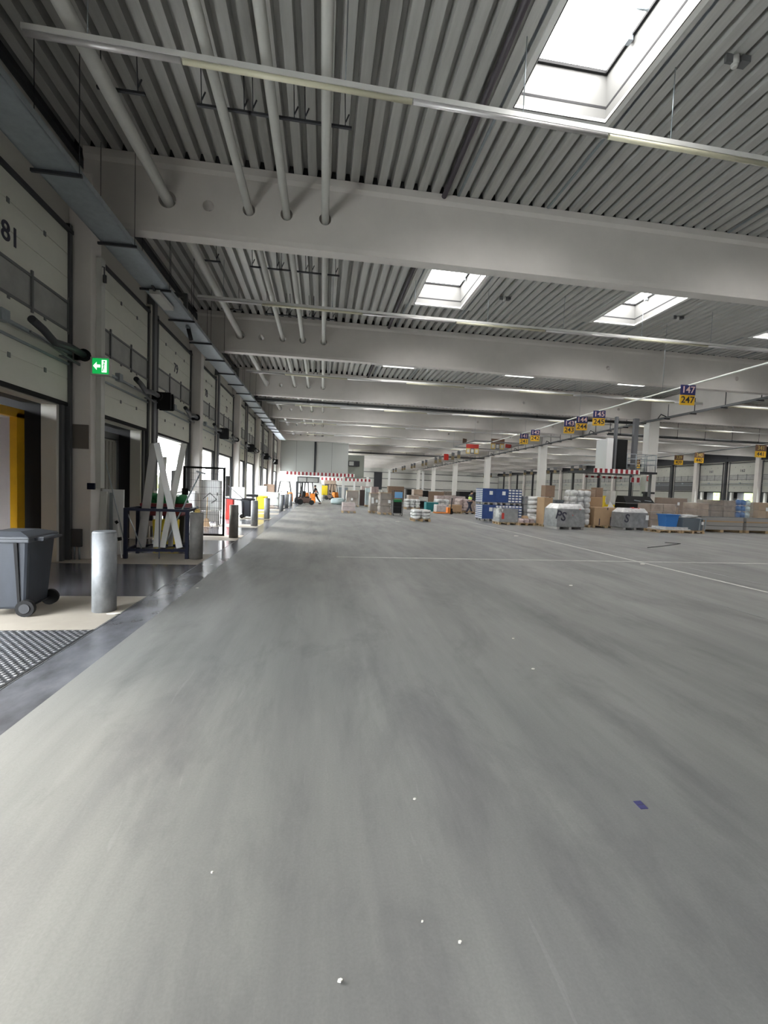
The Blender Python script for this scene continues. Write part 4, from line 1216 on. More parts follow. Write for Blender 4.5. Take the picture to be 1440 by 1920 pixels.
MB().box(-0.03, 0.03, 0, 0.05, 0, 0.9).build('stand', 'dark_steel', t)

# platform beside the first hall column
t = thing('platform', 'steel mezzanine platform with railings and a red and white edge by the first hall column', 'platform', (0, 0, 0))
MB().box(16.1, 20.35, 24.6, 27.4, 3.18, 3.30).build('deck', 'dark_steel', t)
rl = MB()
for z in (3.75, 4.05, 4.35):
    rl.tube([(18.3, 24.65, z), (20.25, 24.65, z)], 0.02, 6)
    rl.tube([(20.3, 24.65, z), (20.3, 27.3, z)], 0.02, 6)
    rl.tube([(17.2, 27.3, z), (20.3, 27.3, z)], 0.02, 6)
for x in (18.3, 18.9, 19.5, 20.25): rl.tube([(x, 24.65, 3.3), (x, 24.65, 4.35)], 0.022, 6)
for y in (25.5, 26.4, 27.3): rl.tube([(20.3, y, 3.3), (20.3, y, 4.35)], 0.022, 6)
k = 19.3
while k < 20.25: rl.tube([(k, 24.66, 3.3), (k, 24.66, 4.35)], 0.008, 5); k += 0.09
rl.build('railing', 'galv', t)
MB().box(16.1, 19.1, 24.5, 24.56, 3.12, 3.38).build('edge_board', 'white', t)
b = MB(); x = 16.1
while x < 19.05: b.box(x, x+0.17, 24.49, 24.5, 3.125, 3.375); x += 0.34
b.build('stripe_pattern', 'red_white', t)
for x, y in ((17.55, 24.7), (19.0, 24.9)):
    MB().box(x-0.06 if x < 18 else x-0.14, x+0.06 if x < 18 else x+0.14, y, y+0.2, 3.3, ZB-0.1).build('post', 'post_grey', t)
for x, y in ((16.4, 27.2), (20.1, 24.8)):
    MB().box(x-0.06, x+0.06, y, y+0.12, 0, 3.2).build('leg', 'grey_steel', t)
o = MB().box(17.25, 17.42, 24.9, 26.2, 3.3, 5.25).box(17.0, 17.4, 24.75, 24.9, 3.3, 5.25).build('panel_board', 'white'); tag(o, 'tall white panel standing on the steel platform', 'board')
t = thing('switch_cabinet', 'dark tall switch cabinet on the steel platform', 'cabinet', (18.2, 25.3, 3.3))
MB().box(-0.38, 0.38, -0.25, 0.25, 0, 1.95).build('body', 'rubber', t, 0.02)
MB().box(-0.3, 0.3, -0.27, -0.25, 0.1, 1.85).build('door', 'rubber', t)
striped_edge(20.9, 22.6, 27.6, 2.75, 0.34, 'short red and white striped board beyond the first hall column', 0.42)
striped_edge(17.5, 20.2, 27.6, 2.95, 0.14, 'far red and white edge strip behind the platform deck', 0.42)

# fire point on the first hall column
t = thing('fire_sign', 'small red and white fire equipment sign on the first hall column', 'sign', (20.62, 25.6, 2.95))
MB().box(-0.14, 0.14, 0.0, 0.02, -0.15, 0.15).build('plate', 'red', t)
MB().box(-0.09, -0.03, -0.01, 0, -0.1, 0.1).box(0.02, 0.10, -0.01, 0, -0.02, 0.02).box(0.04, 0.07, -0.01, 0, -0.1, 0.08).build('symbol', 'white', t)
for k, x in enumerate((20.33, 20.62)):
    t = thing('fire_extinguisher', ['red fire extinguisher hanging on the column edge nearer the platform', 'red fire extinguisher hanging on the column away from the platform'][k], 'fire extinguisher', (x, 25.5, 1.15), 0, 'fire extinguishers on the column')
    MB().tube([(0, 0, 0), (0, 0, 0.42)], 0.09, 14).tube([(0, 0, 0.42), (0, 0, 0.50)], 0.09, 14, r1=0.03).build('cylinder', 'red', t)
    MB().box(-0.06, 0.06, -0.03, 0.03, 0.50, 0.56).tube([(0.03, 0, 0.52), (0.11, 0, 0.42), (0.10, 0, 0.15)], 0.014, 6).build('valve_and_hose', 'rubber', t)
    MB().box(-0.05, 0.05, 0.08, 0.15, 0.2, 0.3).build('bracket', 'dark_steel', t)
o = MB().box(20.2, 20.85, 25.3, 25.64, 1.98, 2.10).box(20.3, 20.7, 25.45, 25.64, 1.75, 1.98).build('hood', 'dark_steel'); tag(o, 'dark canopy over the two fire extinguishers', 'hood')

# ================================================================== GOODS
def pallet(b, x0, x1, y0, y1, mi=0, z=0.0):
    n = 5
    for k in range(n):
        xx = x0+(x1-x0-0.1)*k/(n-1)
        b.box(xx, xx+0.1, y0, y1, z+0.12, z+0.14, mi)
    for k in range(3):
        xx = x0+(x1-x0-0.12)*k/2
        b.box(xx, xx+0.12, y0, y1, z+0.0, z+0.02, mi)
        for j in range(3):
            yy = y0+(y1-y0-0.12)*j/2
            b.box(xx, xx+0.12, yy, yy+0.12, z+0.02, z+0.10, mi)
    b.box(x0, x1, y0, y0+0.1, z+0.10, z+0.12, mi).box(x0, x1, y1-0.1, y1, z+0.10, z+0.12, mi)
    return b
def load(lb, x0, x1, y0, h, m, dep=0.95, cat='pallet load', z0=0.0, film=False, labels=0, group=None, rz=0.0, rough=0.05, seed=1, pal=True, name='pallet_load', lid=None, nx=0, nz=0, strap=None):
    """wrapped goods on a wooden pallet; z0 is where the pallet stands"""
    w_ = x1-x0
    t = thing(name, lb, cat, ((x0+x1)/2, y0+dep/2, z0), rz, group)
    base = 0.14 if pal else 0.0
    if pal: pallet(MB(), -w_/2, w_/2, -dep/2, dep/2).build('pallet', 'wood', t)
    rnd = random.Random(seed)
    b = MB()
    nx = nx or 1; nz = nz or 1
    hh = (h-base)/nz
    for i in range(nx):
        for k in range(nz):
            xa = -w_/2+0.02+(w_-0.04)*i/nx; xb = -w_/2+0.02+(w_-0.04)*(i+1)/nx-0.016
            j = rnd.uniform(0, rough)
            p = [(xa+j, -dep/2+j, base+hh*k), (xb, -dep/2+j*0.3, base+hh*k), (xb, dep/2-j, base+hh*k), (xa, dep/2, base+hh*k),
                 (xa+rnd.uniform(0, rough), -dep/2+rnd.uniform(0, rough), base+hh*(k+1)-0.014), (xb-rnd.uniform(0, rough), -dep/2+rnd.uniform(0, rough), base+hh*(k+1)-0.014),
                 (xb-rnd.uniform(0, rough), dep/2, base+hh*(k+1)-0.014), (xa, dep/2, base+hh*(k+1)-0.014)]
            b.hexa(p)
    b.build('goods', m, t, 0.015)
    if film:
        c = MB().taper((0, 0), (w_+0.03, dep+0.03), (w_-0.02, dep-0.02), max(base-0.04, 0.002), h+0.012)
        c.build('stretch_film', 'film', t)
    if labels:
        b = MB()
        for k in range(labels):
            xx = rnd.uniform(-w_*0.35, w_*0.25); zz = rnd.uniform(base+0.3*h, h*0.75)
            b.box(xx, xx+0.16, -dep/2-0.035, -dep/2-0.03, zz, zz+0.2)
        b.build('paper_label', 'white', t)
    if lid: MB().box(-w_/2-0.01, w_/2+0.01, -dep/2-0.01, dep/2+0.01, h, h+0.03).build('top_cover', lid, t)
    if strap:
        b = MB()
        for q in (-0.2, 0.25):
            b.box(w_*q-0.03, w_*q+0.03, -dep/2-0.022, dep/2+0.022, base-0.02, h+0.03)
        b.build('strap', strap, t)
    return t
def sacks(lb, x0, x1, y0, h, m, dep=0.95, rows=4, seed=3, group=None, pal=True, z0=0.0):
    w_ = x1-x0
    t = thing('pallet_load', lb, 'pallet load', ((x0+x1)/2, y0+dep/2, z0), 0, group)
    base = 0.14 if pal else 0.02
    if pal: pallet(MB(), -w_/2, w_/2, -dep/2, dep/2).build('pallet', 'wood', t)
    hh = (h-base)/rows
    n = max(2, round(w_/0.42))
    for r_ in range(rows):
        for k in range(n):
            for j in range(2):
                b = MB().blob((-w_/2+(k+0.5)*w_/n, -dep/4+j*dep/2, base+hh*(r_+0.5)), (w_/n*0.56, dep*0.28, hh*0.62), seed+r_*31+k*7+j, 0.10, 12)
                b.build('sack', m, t)
    return t

# blue crates: crates in stacks, two tiers
def crate_block(lb, x0, x1, y0, z0, h, dep, cols, rows, plain=False, grp='stacks of blue crates'):
    w_ = x1-x0
    t = thing('crate_stack', lb, 'crate stack', ((x0+x1)/2, y0, z0), 0, grp)
    b = MB().box(-w_/2, w_/2, 0, dep, 0.0, h)
    b.build('crate', 'blue', t, 0.01)
    if not plain:
        c = MB()
        for i in range(cols):
            for k in range(rows):
                xa = -w_/2+w_*(i+0.14)/cols; xb = -w_/2+w_*(i+0.86)/cols
                za = h*(k+0.25)/rows; zb_ = h*(k+0.80)/rows
                c.box(xa, xb, -0.012, 0, za, zb_)
        c.build('contents_opening', 'white', t)
    else:
        MB().box(0.02, 0.22, -0.01, 0, h*0.55, h*0.82).build('paper_label', 'white', t)
    c = MB()
    for k in range(1, 8):
        for j in range(5):
            ya = dep*(j+0.15)/5; yb = dep*(j+0.85)/5
            c.box(-w_/2-0.012, -w_/2, ya, yb, h*(k-0.75)/7.2, h*(k-0.2)/7.2)
    c.build('side_pattern', 'white', t)
    return t
for k, (xa, xb, pl, c_, lb) in enumerate(((9.36, 10.16, True, 2, 'plain upper blue crate stack at the aisle end with a white label'), (10.17, 10.93, True, 2, 'plain upper blue crate stack in the middle with a white label'), (10.94, 11.8, False, 4, 'upper blue crate stack showing rows of white contents'))):
    crate_block(lb, xa, xb, 24.9, 1.12, 0.80, 1.15, c_, 5, pl)
for k, (xa, xb, pl, lb) in enumerate(((9.33, 10.13, True, 'plain lower blue crate stack at the aisle end'), (10.14, 10.92, False, 'lower blue crate stack hidden behind the grey wrapped box'), (10.93, 11.78, False, 'lower blue crate stack of white contents beside the white wrapped roll'))):
    crate_block(lb, xa, xb, 24.75, 0.14, 0.82, 1.15, 4, 5, pl)
t = thing('pallet', 'grey pallets under and between the two tiers of blue crates', 'pallet', (10.55, 24.75, 0))
b = MB()
for xa in (-1.22, -0.41, 0.4):
    pallet(b, xa, xa+0.8, 0, 1.15); pallet(b, xa, xa+0.8, 0.1, 1.25, 0, 0.97)
b.build('boards', 'brushed', t)

t = load('grey film-wrapped box with a red mark on a pallet before the blue crates', 9.38, 10.48, 22.35, 0.86, 'grey_wrap', 0.9, labels=0, film=True, seed=4)
MB().box(-0.42, -0.28, -0.475, -0.47, 0.3, 0.62).build('red_mark', 'red_sign', t)
MB().blob((-0.42, -0.2, 0.6), (0.2, 0.25, 0.28), 5, 0.2, 10).build('loose_film', 'white_wrap', t)
t = load('low slatted pallet carrying small cartons beside the grey wrapped box', 10.42, 11.36, 22.2, 0.36, 'pink_wrap', 0.8, seed=5, nx=3, nz=2)
MB().taper((0.05, 0), (0.3, 0.3), (0.22, 0.2), 0.37, 0.5).build('open_carton', 'card', t)
t = thing('wrapped_roll', 'tall white film-wrapped roll stack beside the tall cardboard box', 'wrapped roll', (11.75, 23.2, 0))
b = MB()
for k in range(6): b.tube([(0, 0, 0.16+k*0.235), (0, 0, 0.16+k*0.235+0.22)], 0.36-0.01*(k % 2), 18)
b.build('roll', 'white_wrap', t, 0.0)
pallet(MB(), -0.42, 0.42, -0.42, 0.42).build('pallet', 'wood', t)
MB().blob((0, -0.25, 0.25), (0.45, 0.3, 0.2), 5, 0.3, 12).build('loose_film', 'white_wrap', t)
o = MB().taper((0, 0), (0.95, 0.75), (0.9, 0.7), 0.14, 1.3)
t = load('shiny film-covered crate stack behind the tall cardboard box', 11.9, 13.4, 24.8, 1.55, 'grey_wrap', 1.1, film=True, seed=8, nz=3)
t = load('tall upright cardboard box on a pallet at the front of the group', 11.55, 12.08, 21.75, 1.55, 'card', 0.8, seed=9, cat='carton', rough=0.0)
t = load('lower wide cardboard box right behind the grey graffiti box', 12.1, 12.85, 22.0, 1.12, 'card', 0.9, seed=10, cat='carton', rough=0.0)
o = MB().box(-0.26, 0.26, 0, 0.5, 0, 0.62).build('carton', 'card_dark', None, 0.01, (12.0, 22.0, 1.56)); tag(o, 'brown carton standing on top of the tall cardboard box', 'carton')
# bundle of sticks between cartons
t = thing('crate_stack', 'wire basket of thin dark and white rods behind the cardboard box', 'basket', (13.2, 23.4, 0.9))
b = MB()
for k in range(9): b.box(-0.45+k*0.11, -0.42+k*0.11, 0, 0.5, 0, 0.5)
b.box(-0.5, 0.5, -0.02, 0, 0.48, 0.52).box(-0.5, 0.5, -0.02, 0, 0, 0.04)
b.build('rods', 'galv', t)
MB().box(-0.5, 0.5, 0, 0.8, -0.9, -0.02).build('stand', 'card_pale', t)

# grey box with black sprayed letters
def spray_box(lb, x, y, w_, d, h, letters, red=False, mcol='grey_wrap'):
    t = thing('wrapped_box', lb, 'wrapped box', (x, y+d/2, 0), math.radians(6))
    b = MB().hexa([(-w_/2, -d/2, 0.12), (w_/2, -d/2, 0.12), (w_/2, d/2, 0.12), (-w_/2, d/2, 0.12),
                   (-w_/2+0.02, -d/2+0.03, h*0.8), (w_/2-0.02, -d/2+0.03, h*0.8), (w_/2-0.02, d/2-0.03, h*0.8), (-w_/2+0.02, d/2-0.03, h*0.8)])
    b.build('body', mcol, t, 0.02)
    MB().hexa([(-w_/2+0.02, -d/2+0.03, h*0.8), (w_/2-0.02, -d/2+0.03, h*0.8), (w_/2-0.02, d/2-0.03, h*0.8), (-w_/2+0.02, d/2-0.03, h*0.8),
               (-w_/2+0.28, -d/2+0.25, h), (w_/2-0.15, -d/2+0.15, h), (w_/2-0.15, d/2-0.1, h), (-w_/2+0.28, d/2-0.1, h)]).build('film_top', 'white_wrap', t, 0.02)
    text('sprayed_letters', letters, 0.62, (-w_*0.36, -d/2-0.005, h*0.52), (PI/2, 0.25, 0), 'dark_text', t)
    if red:
        MB().bar((0.1, -d/2+0.02, h*0.55), (0.14, -d/2+0.2, h*0.98), 0.05, 0.02).bar((w_/2-0.3, -d/2+0.02, h*0.78), (w_/2-0.3, -d/2+0.2, h*0.99), 0.04, 0.02).build('red_tape', 'red', t)
    b = MB()
    for q in (-w_/2+0.05, -0.08, w_/2-0.2):
        b.box(q, q+0.15, -d/2+0.02, d/2-0.02, 0, 0.12)
    b.build('foot', 'brushed', t)
    return t
spray_box('grey wrapped box sprayed with black letters and red tape, before the cardboard boxes', 12.2, 20.3, 1.62, 1.1, 1.26, 'PS', True)
t = spray_box('grey wrapped box with white and red top standing in front of the black skip', 16.25, 20.95, 1.60, 0.9, 1.14, 'S', False)
MB().bar((-0.15, -0.35, 1.15), (0.1, -0.1, 1.17), 0.08, 0.02).bar((0.15, -0.3, 1.15), (-0.05, -0.05, 1.17), 0.06, 0.02).bar((0.2, -0.35, 1.14), (0.4, -0.2, 1.15), 0.06, 0.02).build('red_mark', 'red', t)
MB().box(0.5, 0.68, -0.56, -0.555, 0.55, 0.8).build('paper_label', 'white', t)
sacks('tall heap of white film-wrapped bags between the cardboard boxes', 13.25, 14.35, 21.9, 1.95, 'white_wrap', 1.0, 6, 11)
# cardboard group
t = load('large light cardboard box with dark slots on a pallet', 14.55, 16.2, 21.95, 1.12, 'card', 1.0, seed=13, cat='carton', rough=0.0)
MB().box(0.15, 0.19, -0.52, -0.5, 0.14, 0.6).box(-0.5, -0.46, -0.52, -0.5, 0.14, 0.5).box(-0.05, -0.01, -0.52, -0.5, 0.98, 1.1).build('slot', 'dark_text', t)
o = MB().box(-0.85, 0.85, 0, 1.0, 0, 1.65).build('carton', 'card', None, 0.02, (15.1, 23.3, 0.0)); tag(o, 'cardboard box stack rising behind the slotted cardboard box', 'carton')
o = MB().box(-0.35, 0.35, 0, 0.7, 0, 0.42).build('carton', 'card_pale', None, 0.02, (15.2, 23.4, 1.65)); tag(o, 'pale carton with white tape at the very top of the cardboard group', 'carton')
o = MB().box(-0.22, 0.22, 0, 0.5, 0, 0.75).build('carton', 'card_dark', None, 0.02, (15.85, 23.5, 1.45)); tag(o, 'dark narrow carton standing beside the topmost pale carton', 'carton')
o = MB().box(-0.16, 0.16, 0, 0.4, 0, 0.8).build('carton', 'offwhite', None, 0.02, (16.5, 23.2, 1.25)); tag(o, 'white slim carton on the cardboard group by the platform', 'carton')
o = MB().add([(0, 0, 0), (0.45, 0.05, 0), (0.2, 0.12, 0.35)], [(0, 1, 2), (2, 1, 0)]).box(0.0, 0.45, 0.05, 0.3, 0, 0.02).build('film_scrap', 'white', None, 0, (15.5, 22.2, 1.12)); tag(o, 'pointed white wrapping scrap on the slotted cardboard box', 'wrapping')
t = cabinet('yellow_crate', 'yellow and white crate behind the cardboard boxes', (17.4, 25.0, 0), 0.7, 0.5, 1.75, 'yellow', cat='crate', door=False)
MB().box(-0.3, 0.3, -0.28, -0.25, 1.35, 1.7).build('label_panel', 'white', t)
t = thing('skip', 'black open skip with grey rim under the platform', 'skip', (19.0, 24.05, 0), 0)
b = MB().hexa([(-0.95, 0, 0.1), (0.95, 0, 0.1), (0.95, 1.1, 0.1), (-0.95, 1.1, 0.1), (-1.0, -0.05, 1.35), (1.0, -0.05, 1.35), (1.0, 1.2, 1.35), (-1.0, 1.2, 1.35)])
b.build('body', 'black', t)
MB().box(-1.02, 1.02, -0.08, 0.0, 1.33, 1.40).build('rim', 'grey_steel', t)
MB().hexa([(-0.95, 0.1, 1.38), (0.98, 0.1, 1.38), (0.98, 1.1, 1.38), (-0.95, 1.1, 1.38), (-0.85, 0.5, 1.80), (0.9, 0.5, 1.80), (0.9, 1.1, 1.80), (-0.85, 1.1, 1.80)]).build('lid', 'black', t)
b = MB().tube([(-0.5, 0.0, 1.55), (-0.1, -0.02, 1.5)], 0.03, 6).tube([(0.2, 0.0, 1.55), (0.6, -0.02, 1.52)], 0.03, 6)
b.build('handle', 'galv', t)

# wrapped rows near the second sign rail
load('film-wrapped brown boxes on a pallet beside the first hall column', 17.6, 19.2, 21.6, 1.42, 'card_pale', 1.0, film=True, seed=15, nx=2, nz=3)
load('film-wrapped ochre boxes on a pallet behind the blue tub', 18.9, 20.4, 22.8, 1.25, 'card', 1.0, film=True, seed=16, nx=3, nz=3)
load('long brown film-wrapped load lying on top behind the first hall column', 21.7, 24.1, 26.2, 1.80, 'card_dark', 1.1, film=True, labels=2, seed=17, nz=2)
load('brown load supporting the long wrapped load behind the column', 20.4, 21.7, 24.6, 1.35, 'card_pale', 1.1, film=True, seed=18, nz=2)
t = thing('flat_pallet', 'long low pallet with white sheets under the blue tub and grey box', 'pallet', (17.95, 19.9, 0))
b = MB(); pallet(b, -1.3, -0.02, -0.1, 0.9); pallet(b, 0.02, 1.3, -0.1, 0.9); b.build('boards', 'wood', t)
MB().box(-1.15, 0.55, -0.05, 0.85, 0.14, 0.20).box(-0.95, 0.45, 0.0, 0.8, 0.20, 0.29).build('white_sheets', 'white_wrap', t, 0.01)
t = thing('tub', 'blue open plastic tub standing on the low pallet', 'tub', (17.62, 20.35, 0.29))
b = MB().taper((0, 0), (0.62, 0.5), (0.75, 0.6), 0, 0.62); b.build('body', 'blue_bright', t, 0.02)
MB().box(-0.40, 0.40, -0.33, 0.33, 0.58, 0.63).build('rim', 'blue_bright', t)
t = thing('machine_box', 'grey machine box with white film top and steel brackets on the low pallet', 'machine', (18.78, 20.35, 0.145))
MB().box(-0.65, 0.5, -0.4, 0.4, 0, 0.62).build('body', mat('slate_box', (0.10, 0.12, 0.14), 0.5), t, 0.02)
MB().blob((-0.05, 0, 0.68), (0.6, 0.35, 0.1), 5, 0.3, 12).build('film_top', 'white_wrap', t)
b = MB().bar((0.25, -0.45, 0), (0.3, -0.45, 0.62), 0.04).bar((0.55, -0.45, 0), (0.6, -0.45, 0.6), 0.04).bar((0.3, -0.45, 0.6), (0.6, -0.45, 0.6), 0.04)
b.build('steel_bracket', 'galv', t)
MB().box(0.36, 0.48, -0.46, -0.45, 0.3, 0.45).build('paper_label', 'white', t)
for x0, x1, lb in ((20.2, 22.75, 'long low wooden crate with a pale rail under the brown wrapped boxes'), (22.95, 25.6, 'long low wooden crate under the blue water jugs')):
    t = thing('long_crate', lb, 'crate', ((x0+x1)/2, 21.0, 0), 0, 'long low crates')
    w_ = x1-x0
    b = MB()
    for z in (0.14, 0.36, 0.60): b.box(-w_/2, w_/2, 0, 1.1, z, z+0.20)
    b.build('planks', 'brushed', t, 0.01)
    MB().box(-w_/2-0.02, w_/2+0.02, -0.02, 0.0, 0.56, 0.63).build('rail', 'card', t)
    MB().box(-w_/2, w_/2, 0, 1.1, 0.80, 0.84).build('film_cover', 'grey_wrap', t)
    b = MB()
    for q in (-w_/2, -0.1, w_/2-0.2): b.box(q, q+0.2, 0, 1.1, 0, 0.14)
    b.build('foot', 'wood', t)
load('brown film-wrapped carton block on the first long crate', 20.75, 22.3, 21.05, 0.90, 'brown_wrap', 0.95, z0=0.845, film=True, pal=False, seed=21, nz=3, nx=2)
load('dark-ended grey wrapped block on the first long crate toward the column', 19.9, 20.7, 21.05, 0.72, 'card_pale', 0.95, z0=0.845, film=True, pal=False, seed=22, nz=2)
t = thing('water_jug_rack', 'blue water jugs stacked in film on the second long crate', 'jugs', (23.15, 21.5, 0.84))
for k in range(3):
    for i in range(3):
        b = MB().tube([(-0.3+i*0.3, 0, k*0.33), (-0.3+i*0.3, 0, k*0.33+0.24)], 0.14, 12).tube([(-0.3+i*0.3, 0, k*0.33+0.24), (-0.3+i*0.3, 0, k*0.33+0.31)], 0.14, 12, r1=0.04)
        b.build('jug', 'blue_bright' if i < 2 else 'pale_blue_wrap', t)
MB().taper((0, 0), (1.0, 0.4), (0.95, 0.38), 0, 1.02).build('stretch_film', 'film', t)
load('cardboard boxes with white labels on the second long crate', 23.75, 25.4, 21.1, 0.86, 'card', 0.95, z0=0.845, pal=False, labels=3, seed=23, nx=3, nz=2, film=True)
load('second row brown boxes behind the long crates toward the far dock', 24.6, 26.6, 25.0, 1.7, 'card_pale', 1.0, film=True, seed=24, nz=3, nx=2)
load('row of wrapped boxes standing behind the brown carton block', 22.3, 24.3, 23.6, 1.55, 'brown_wrap', 1.0, film=True, seed=25, nz=3, nx=2)

# middle aisle goods
t = thing('wrapped_bundle', 'pale blue wrapped soft bundle on the floor beyond the small pink pallet', 'bundle', (1.58, 42.9, 0))
MB().blob((0, 0, 0.31), (0.68, 0.5, 0.33), 3, 0.06, 14).blob((0.1, -0.1, 0.42), (0.5, 0.4, 0.22), 6, 0.1, 12).build('body', 'pale_blue_wrap', t)
MB().bar((-0.2, -0.45, 0.1), (-0.15, -0.35, 0.6), 0.03, 0.01).build('strap', 'galv', t)
t = load('small pale pink wrapped pallet standing alone at the aisle end of the group', 1.34, 2.26, 28.95, 0.70, 'pink_wrap', 0.8, film=True, seed=31, nz=2)
load('tall brown wrapped pallet behind the small pink pallet', 2.15, 3.28, 38.9, 1.38, 'brown_wrap', 1.0, film=True, labels=1, seed=32, lid='card', nz=2)
cabinet('dark_cabinet', 'narrow dark brown cabinet between the wrapped pallets', (3.86, 42.3, 0), 0.52, 0.5, 1.5, mat('very_dark_brown', (0.035, 0.02, 0.018), 0.5))
load('narrow bluish film-wrapped column beside the dark cabinet', 3.95, 4.42, 40.2, 1.7, 'pale_blue_wrap', 0.6, film=True, seed=33, nz=4)
load('crumpled white wrapped parcel at the foot of the bluish column', 4.1, 4.7, 37.2, 0.75, 'white_wrap', 0.7, seed=34)
load('tall brown film-wrapped pallet, left one of the front pair', 3.24, 3.94, 29.8, 1.34, 'brown_wrap', 0.9, film=True, labels=3, seed=35, lid='card', nz=3)
load('tall brown film-wrapped pallet beside the wire cart', 3.72, 4.55, 28.35, 1.40, 'brown_wrap', 0.9, film=True, labels=1, seed=36, lid='card', nz=3)
t = thing('roll_cart', 'black wire roll cart with a bright blue panel on top', 'cart', (4.82, 27.6, 0))
b = MB()
for x in (-0.3, 0.3):
    for y in (0, 0.6): b.bar((x, y, 0.1), (x, y, 1.58), 0.035)
for z in (0.15, 0.55, 0.95, 1.2, 1.56):
    b.bar((-0.3, 0, z), (0.3, 0, z), 0.025).bar((0.3, 0, z), (0.3, 0.6, z), 0.025).bar((-0.3, 0, z), (-0.3, 0.6, z), 0.025)
b.build('cart_frame', 'dark_steel', t)
MB().box(-0.26, 0.26, 0.05, 0.5, 0.16, 0.85).build('black_boxes', 'rubber', t, 0.02)
MB().box(-0.26, 0.26, 0.05, 0.5, 0.86, 1.02).build('green_film', 'green_net', t, 0.02)
MB().box(-0.24, 0.26, -0.03, 0.0, 1.12, 1.50).build('blue_panel', mat('sky_blue_panel', (0.16, 0.36, 0.62), 0.5), t)
b = MB()
for x in (-0.27, 0.27):
    for y in (0.03, 0.57): b.tube([(x-0.02, y, 0.05), (x+0.02, y, 0.05)], 0.05, 10)
b.build('castor', 'rubber', t)
sacks('low pile of shiny white sacks alone on the open floor', 4.85, 5.8, 22.95, 0.62, 'white_wrap', 0.9, 3, 41, pal=True)
# middle block
load('brown and cream wrapped pallet at the aisle edge behind the white sacks', 7.85, 8.85, 39.6, 1.2, 'card_pale', 1.0, film=True, seed=42, nz=3)
load('square brown cartons behind the black tub', 9.0, 10.0, 43.0, 1.75, 'card_pale', 1.0, seed=43, nz=3)
o = MB().box(-0.28, 0.28, 0, 0.6, 0, 0.75).build('cabinet', 'rubber', None, 0.02, (10.4, 43.6, 0.9)); tag(o, 'black box on top of the square cartons', 'box')
sacks('white bulging bags heaped at the aisle end of the middle group', 7.2, 8.5, 37.5, 0.85, 'white_wrap', 1.0, 3, 44)
t = thing('tub', 'black open tub on a dark base beside the teal crate', 'tub', (8.83, 38.2, 0))
MB().taper((0, 0), (0.6, 0.6), (0.68, 0.68), 0.16, 0.72).build('body', 'rubber', t, 0.03)
MB().box(-0.35, 0.35, -0.35, 0.35, 0.0, 0.14).build('base', 'dark_steel', t)
t = thing('crate', 'teal plastic pallet crate behind the orange pallet truck', 'crate', (8.86, 35.1, 0))
MB().box(-0.5, 0.5, -0.4, 0.4, 0.12, 0.73).build('body', 'teal', t, 0.03)
b = MB()
for k in range(8): b.box(-0.47+k*0.125, -0.44+k*0.125, -0.42, -0.4, 0.14, 0.7)
b.build('rib', 'teal', t)
MB().box(-0.5, 0.5, -0.4, 0.4, 0.0, 0.1).build('foot', 'teal', t)
t = load('pale film-covered box resting by the orange pallet truck', 8.45, 9.3, 31.9, 0.66, 'white_wrap', 0.8, film=True, seed=45)
t = thing('pallet_truck', 'orange hand pallet truck with dark handle in the middle of the hall', 'pallet truck', (8.7, 31.15, 0))
MB().box(-0.62, 0.45, -0.25, -0.1, 0.06, 0.12).box(-0.62, 0.45, 0.1, 0.25, 0.06, 0.12).build('fork', 'orange', t)
MB().box(0.35, 0.55, -0.25, 0.25, 0.06, 0.5).build('body', 'orange', t, 0.02)
MB().bar((0.62, 0, 0.1), (0.72, 0, 1.15), 0.06).bar((0.72, -0.15, 1.15), (0.72, 0.15, 1.15), 0.05).build('handle', 'dark_steel', t)
MB().tube([(0.68, -0.1, 0.14), (0.68, 0.1, 0.14)], 0.14, 14).box(0.55, 0.75, -0.12, 0.12, 0.2, 0.42).build('steering_wheel', 'rubber', t)
load('low plain cardboard box on a pallet beside the pallet truck', 9.78, 10.65, 32.5, 0.66, 'card', 0.8, seed=46, cat='carton', rough=0)
load('long pinkish wrapped wall of boxes behind the low cardboard box', 10.2, 11.6, 38.5, 1.25, 'pink_wrap', 1.0, film=True, seed=47, nx=2, nz=2)
load('second pinkish wrapped block beside the hi-vis worker', 11.7, 13.0, 38.8, 1.25, 'pink_wrap', 1.0, film=True, seed=48, nx=2, nz=2)
sacks('pale pink bags stacked on a pallet beside the hi-vis worker', 10.75, 11.7, 34.0, 1.08, 'pink_wrap', 0.95, 4, 49)
sacks('white bags stacked behind the low plain cardboard box', 9.4, 10.6, 35.6, 0.95, 'white_wrap', 0.95, 3, 50)
load('open pink and white slatted crate beside the blue crates', 11.6, 12.3, 31.9, 0.62, 'pink_wrap', 0.8, seed=51, nz=2)
load('pale wrapped block standing at the back of the pink crate', 12.2, 13.0, 34.6, 1.0, 'card_pale', 0.9, film=True, seed=52)
t = cabinet('work_table', 'black topped work table behind the hi-vis worker', (14.6, 42.5, 0), 2.4, 1.2, 1.7, 'black', legs=0.3, door=False, cat='table')
load('cream striped wrapped sheets in the middle of the block', 8.6, 10.2, 41.6, 1.05, 'offwhite', 1.0, film=True, seed=53, nz=5)
load('dark brown covered load behind the pinkish wrapped wall', 10.6, 13.2, 46.5, 1.6, 'card_dark', 1.1, seed=54)

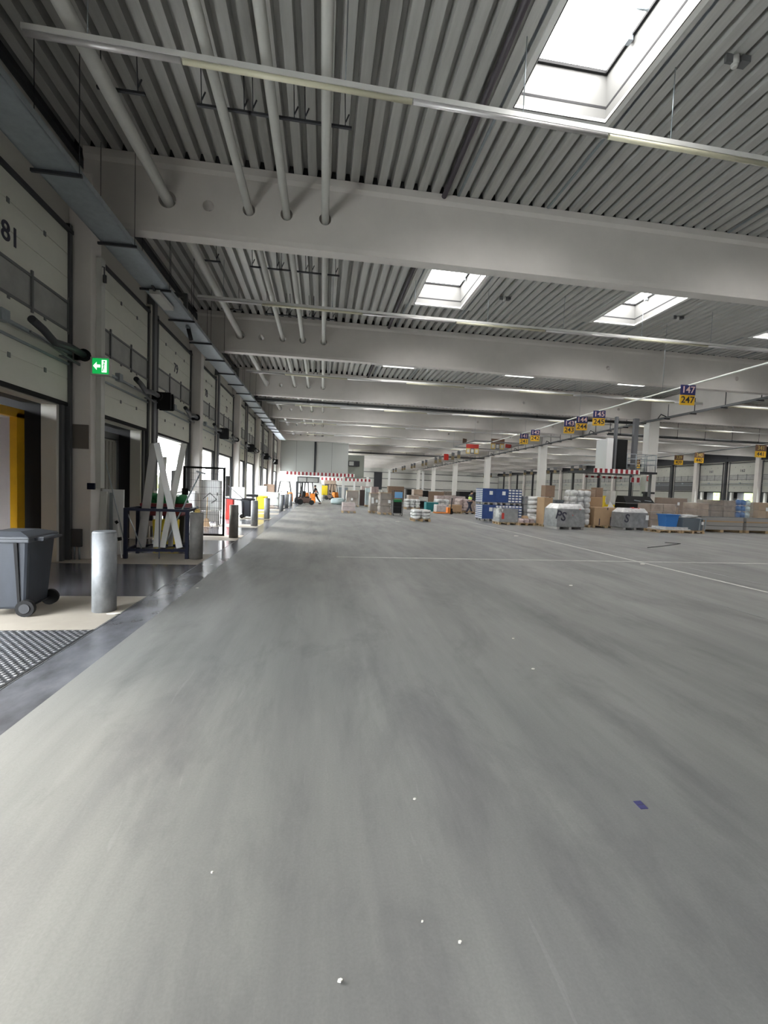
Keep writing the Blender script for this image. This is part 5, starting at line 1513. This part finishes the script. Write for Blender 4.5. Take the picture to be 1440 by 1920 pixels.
# far rows toward the end wall
far = [(4.6, 5.6, 52, 1.9, 'pink_wrap', 'far pink wrapped block beyond the narrow bluish column'), (6.0, 7.0, 54, 1.9, 'pink_wrap', 'far pink wrapped block beyond the wire cart'),
       (7.6, 8.4, 56, 1.5, 'offwhite', 'far pale block right of the two pink blocks'), (9.0, 11.3, 60, 2.1, 'card_dark', 'far dark brown covered heap beyond the tall brown pallets'),
       (12.2, 13.6, 63, 1.8, 'black', 'far black covered heap beside the brown heap'), (15.4, 16.8, 62, 1.6, 'brown_wrap', 'far grey-brown wrapped block between hall columns'),
       (17.4, 18.7, 62, 1.7, 'brown_wrap', 'second far grey-brown wrapped block between hall columns'), (19.2, 21.5, 60, 1.2, 'card_dark', 'far long dark load near the third hall column'),
       (15.6, 17.5, 55, 1.2, 'card_pale', 'far cream stack in front of the grey-brown blocks'), (22.9, 24.6, 60, 1.6, 'white_wrap', 'far white covered load right of the third hall column'),
       (25, 26.4, 58, 1.8, 'card', 'far cardboard stack near the second hall column'), (16, 19, 48, 1.15, 'card_dark', 'long low dark load behind the work table'),
       (19.6, 21.2, 50, 1.5, 'pink_wrap', 'pinkish block before the second hall column'), (2.2, 3.6, 60, 1.7, 'galv', 'far silvery wrapped racks below the raised office'),
       (-0.2, 1.5, 66, 1.6, 'offwhite', 'far pale machines below the raised office'), (26.5, 28.2, 33, 1.5, 'card_pale', 'brown boxes beyond the rod basket toward the far dock'),
       (29, 31, 36, 1.4, 'white_wrap', 'white wrapped load toward the far dock doors'), (32.5, 34.5, 38, 1.6, 'card', 'cardboard load close to the far dock doors')]
for k, (x0, x1, y, h, m, lb) in enumerate(far):
    load(lb, x0, x1, y, h, m, 1.1, film=(k % 2 == 0 and m not in ('black', 'galv')), seed=60+k, nx=1+(k % 3), nz=2)
# dark doorway in the end wall and posts
struct('door_90', MB().box(13.3, 15.4, YF-0.1, YF, 1.5, 6.0), 'dark_steel')
for k, x in enumerate((-1.0, 8.0, 17.0, 26.0, 35.0)):
    struct('trim_6', MB().box(x, x+0.5, YF-0.4, YF, 0, ZB), 'white')
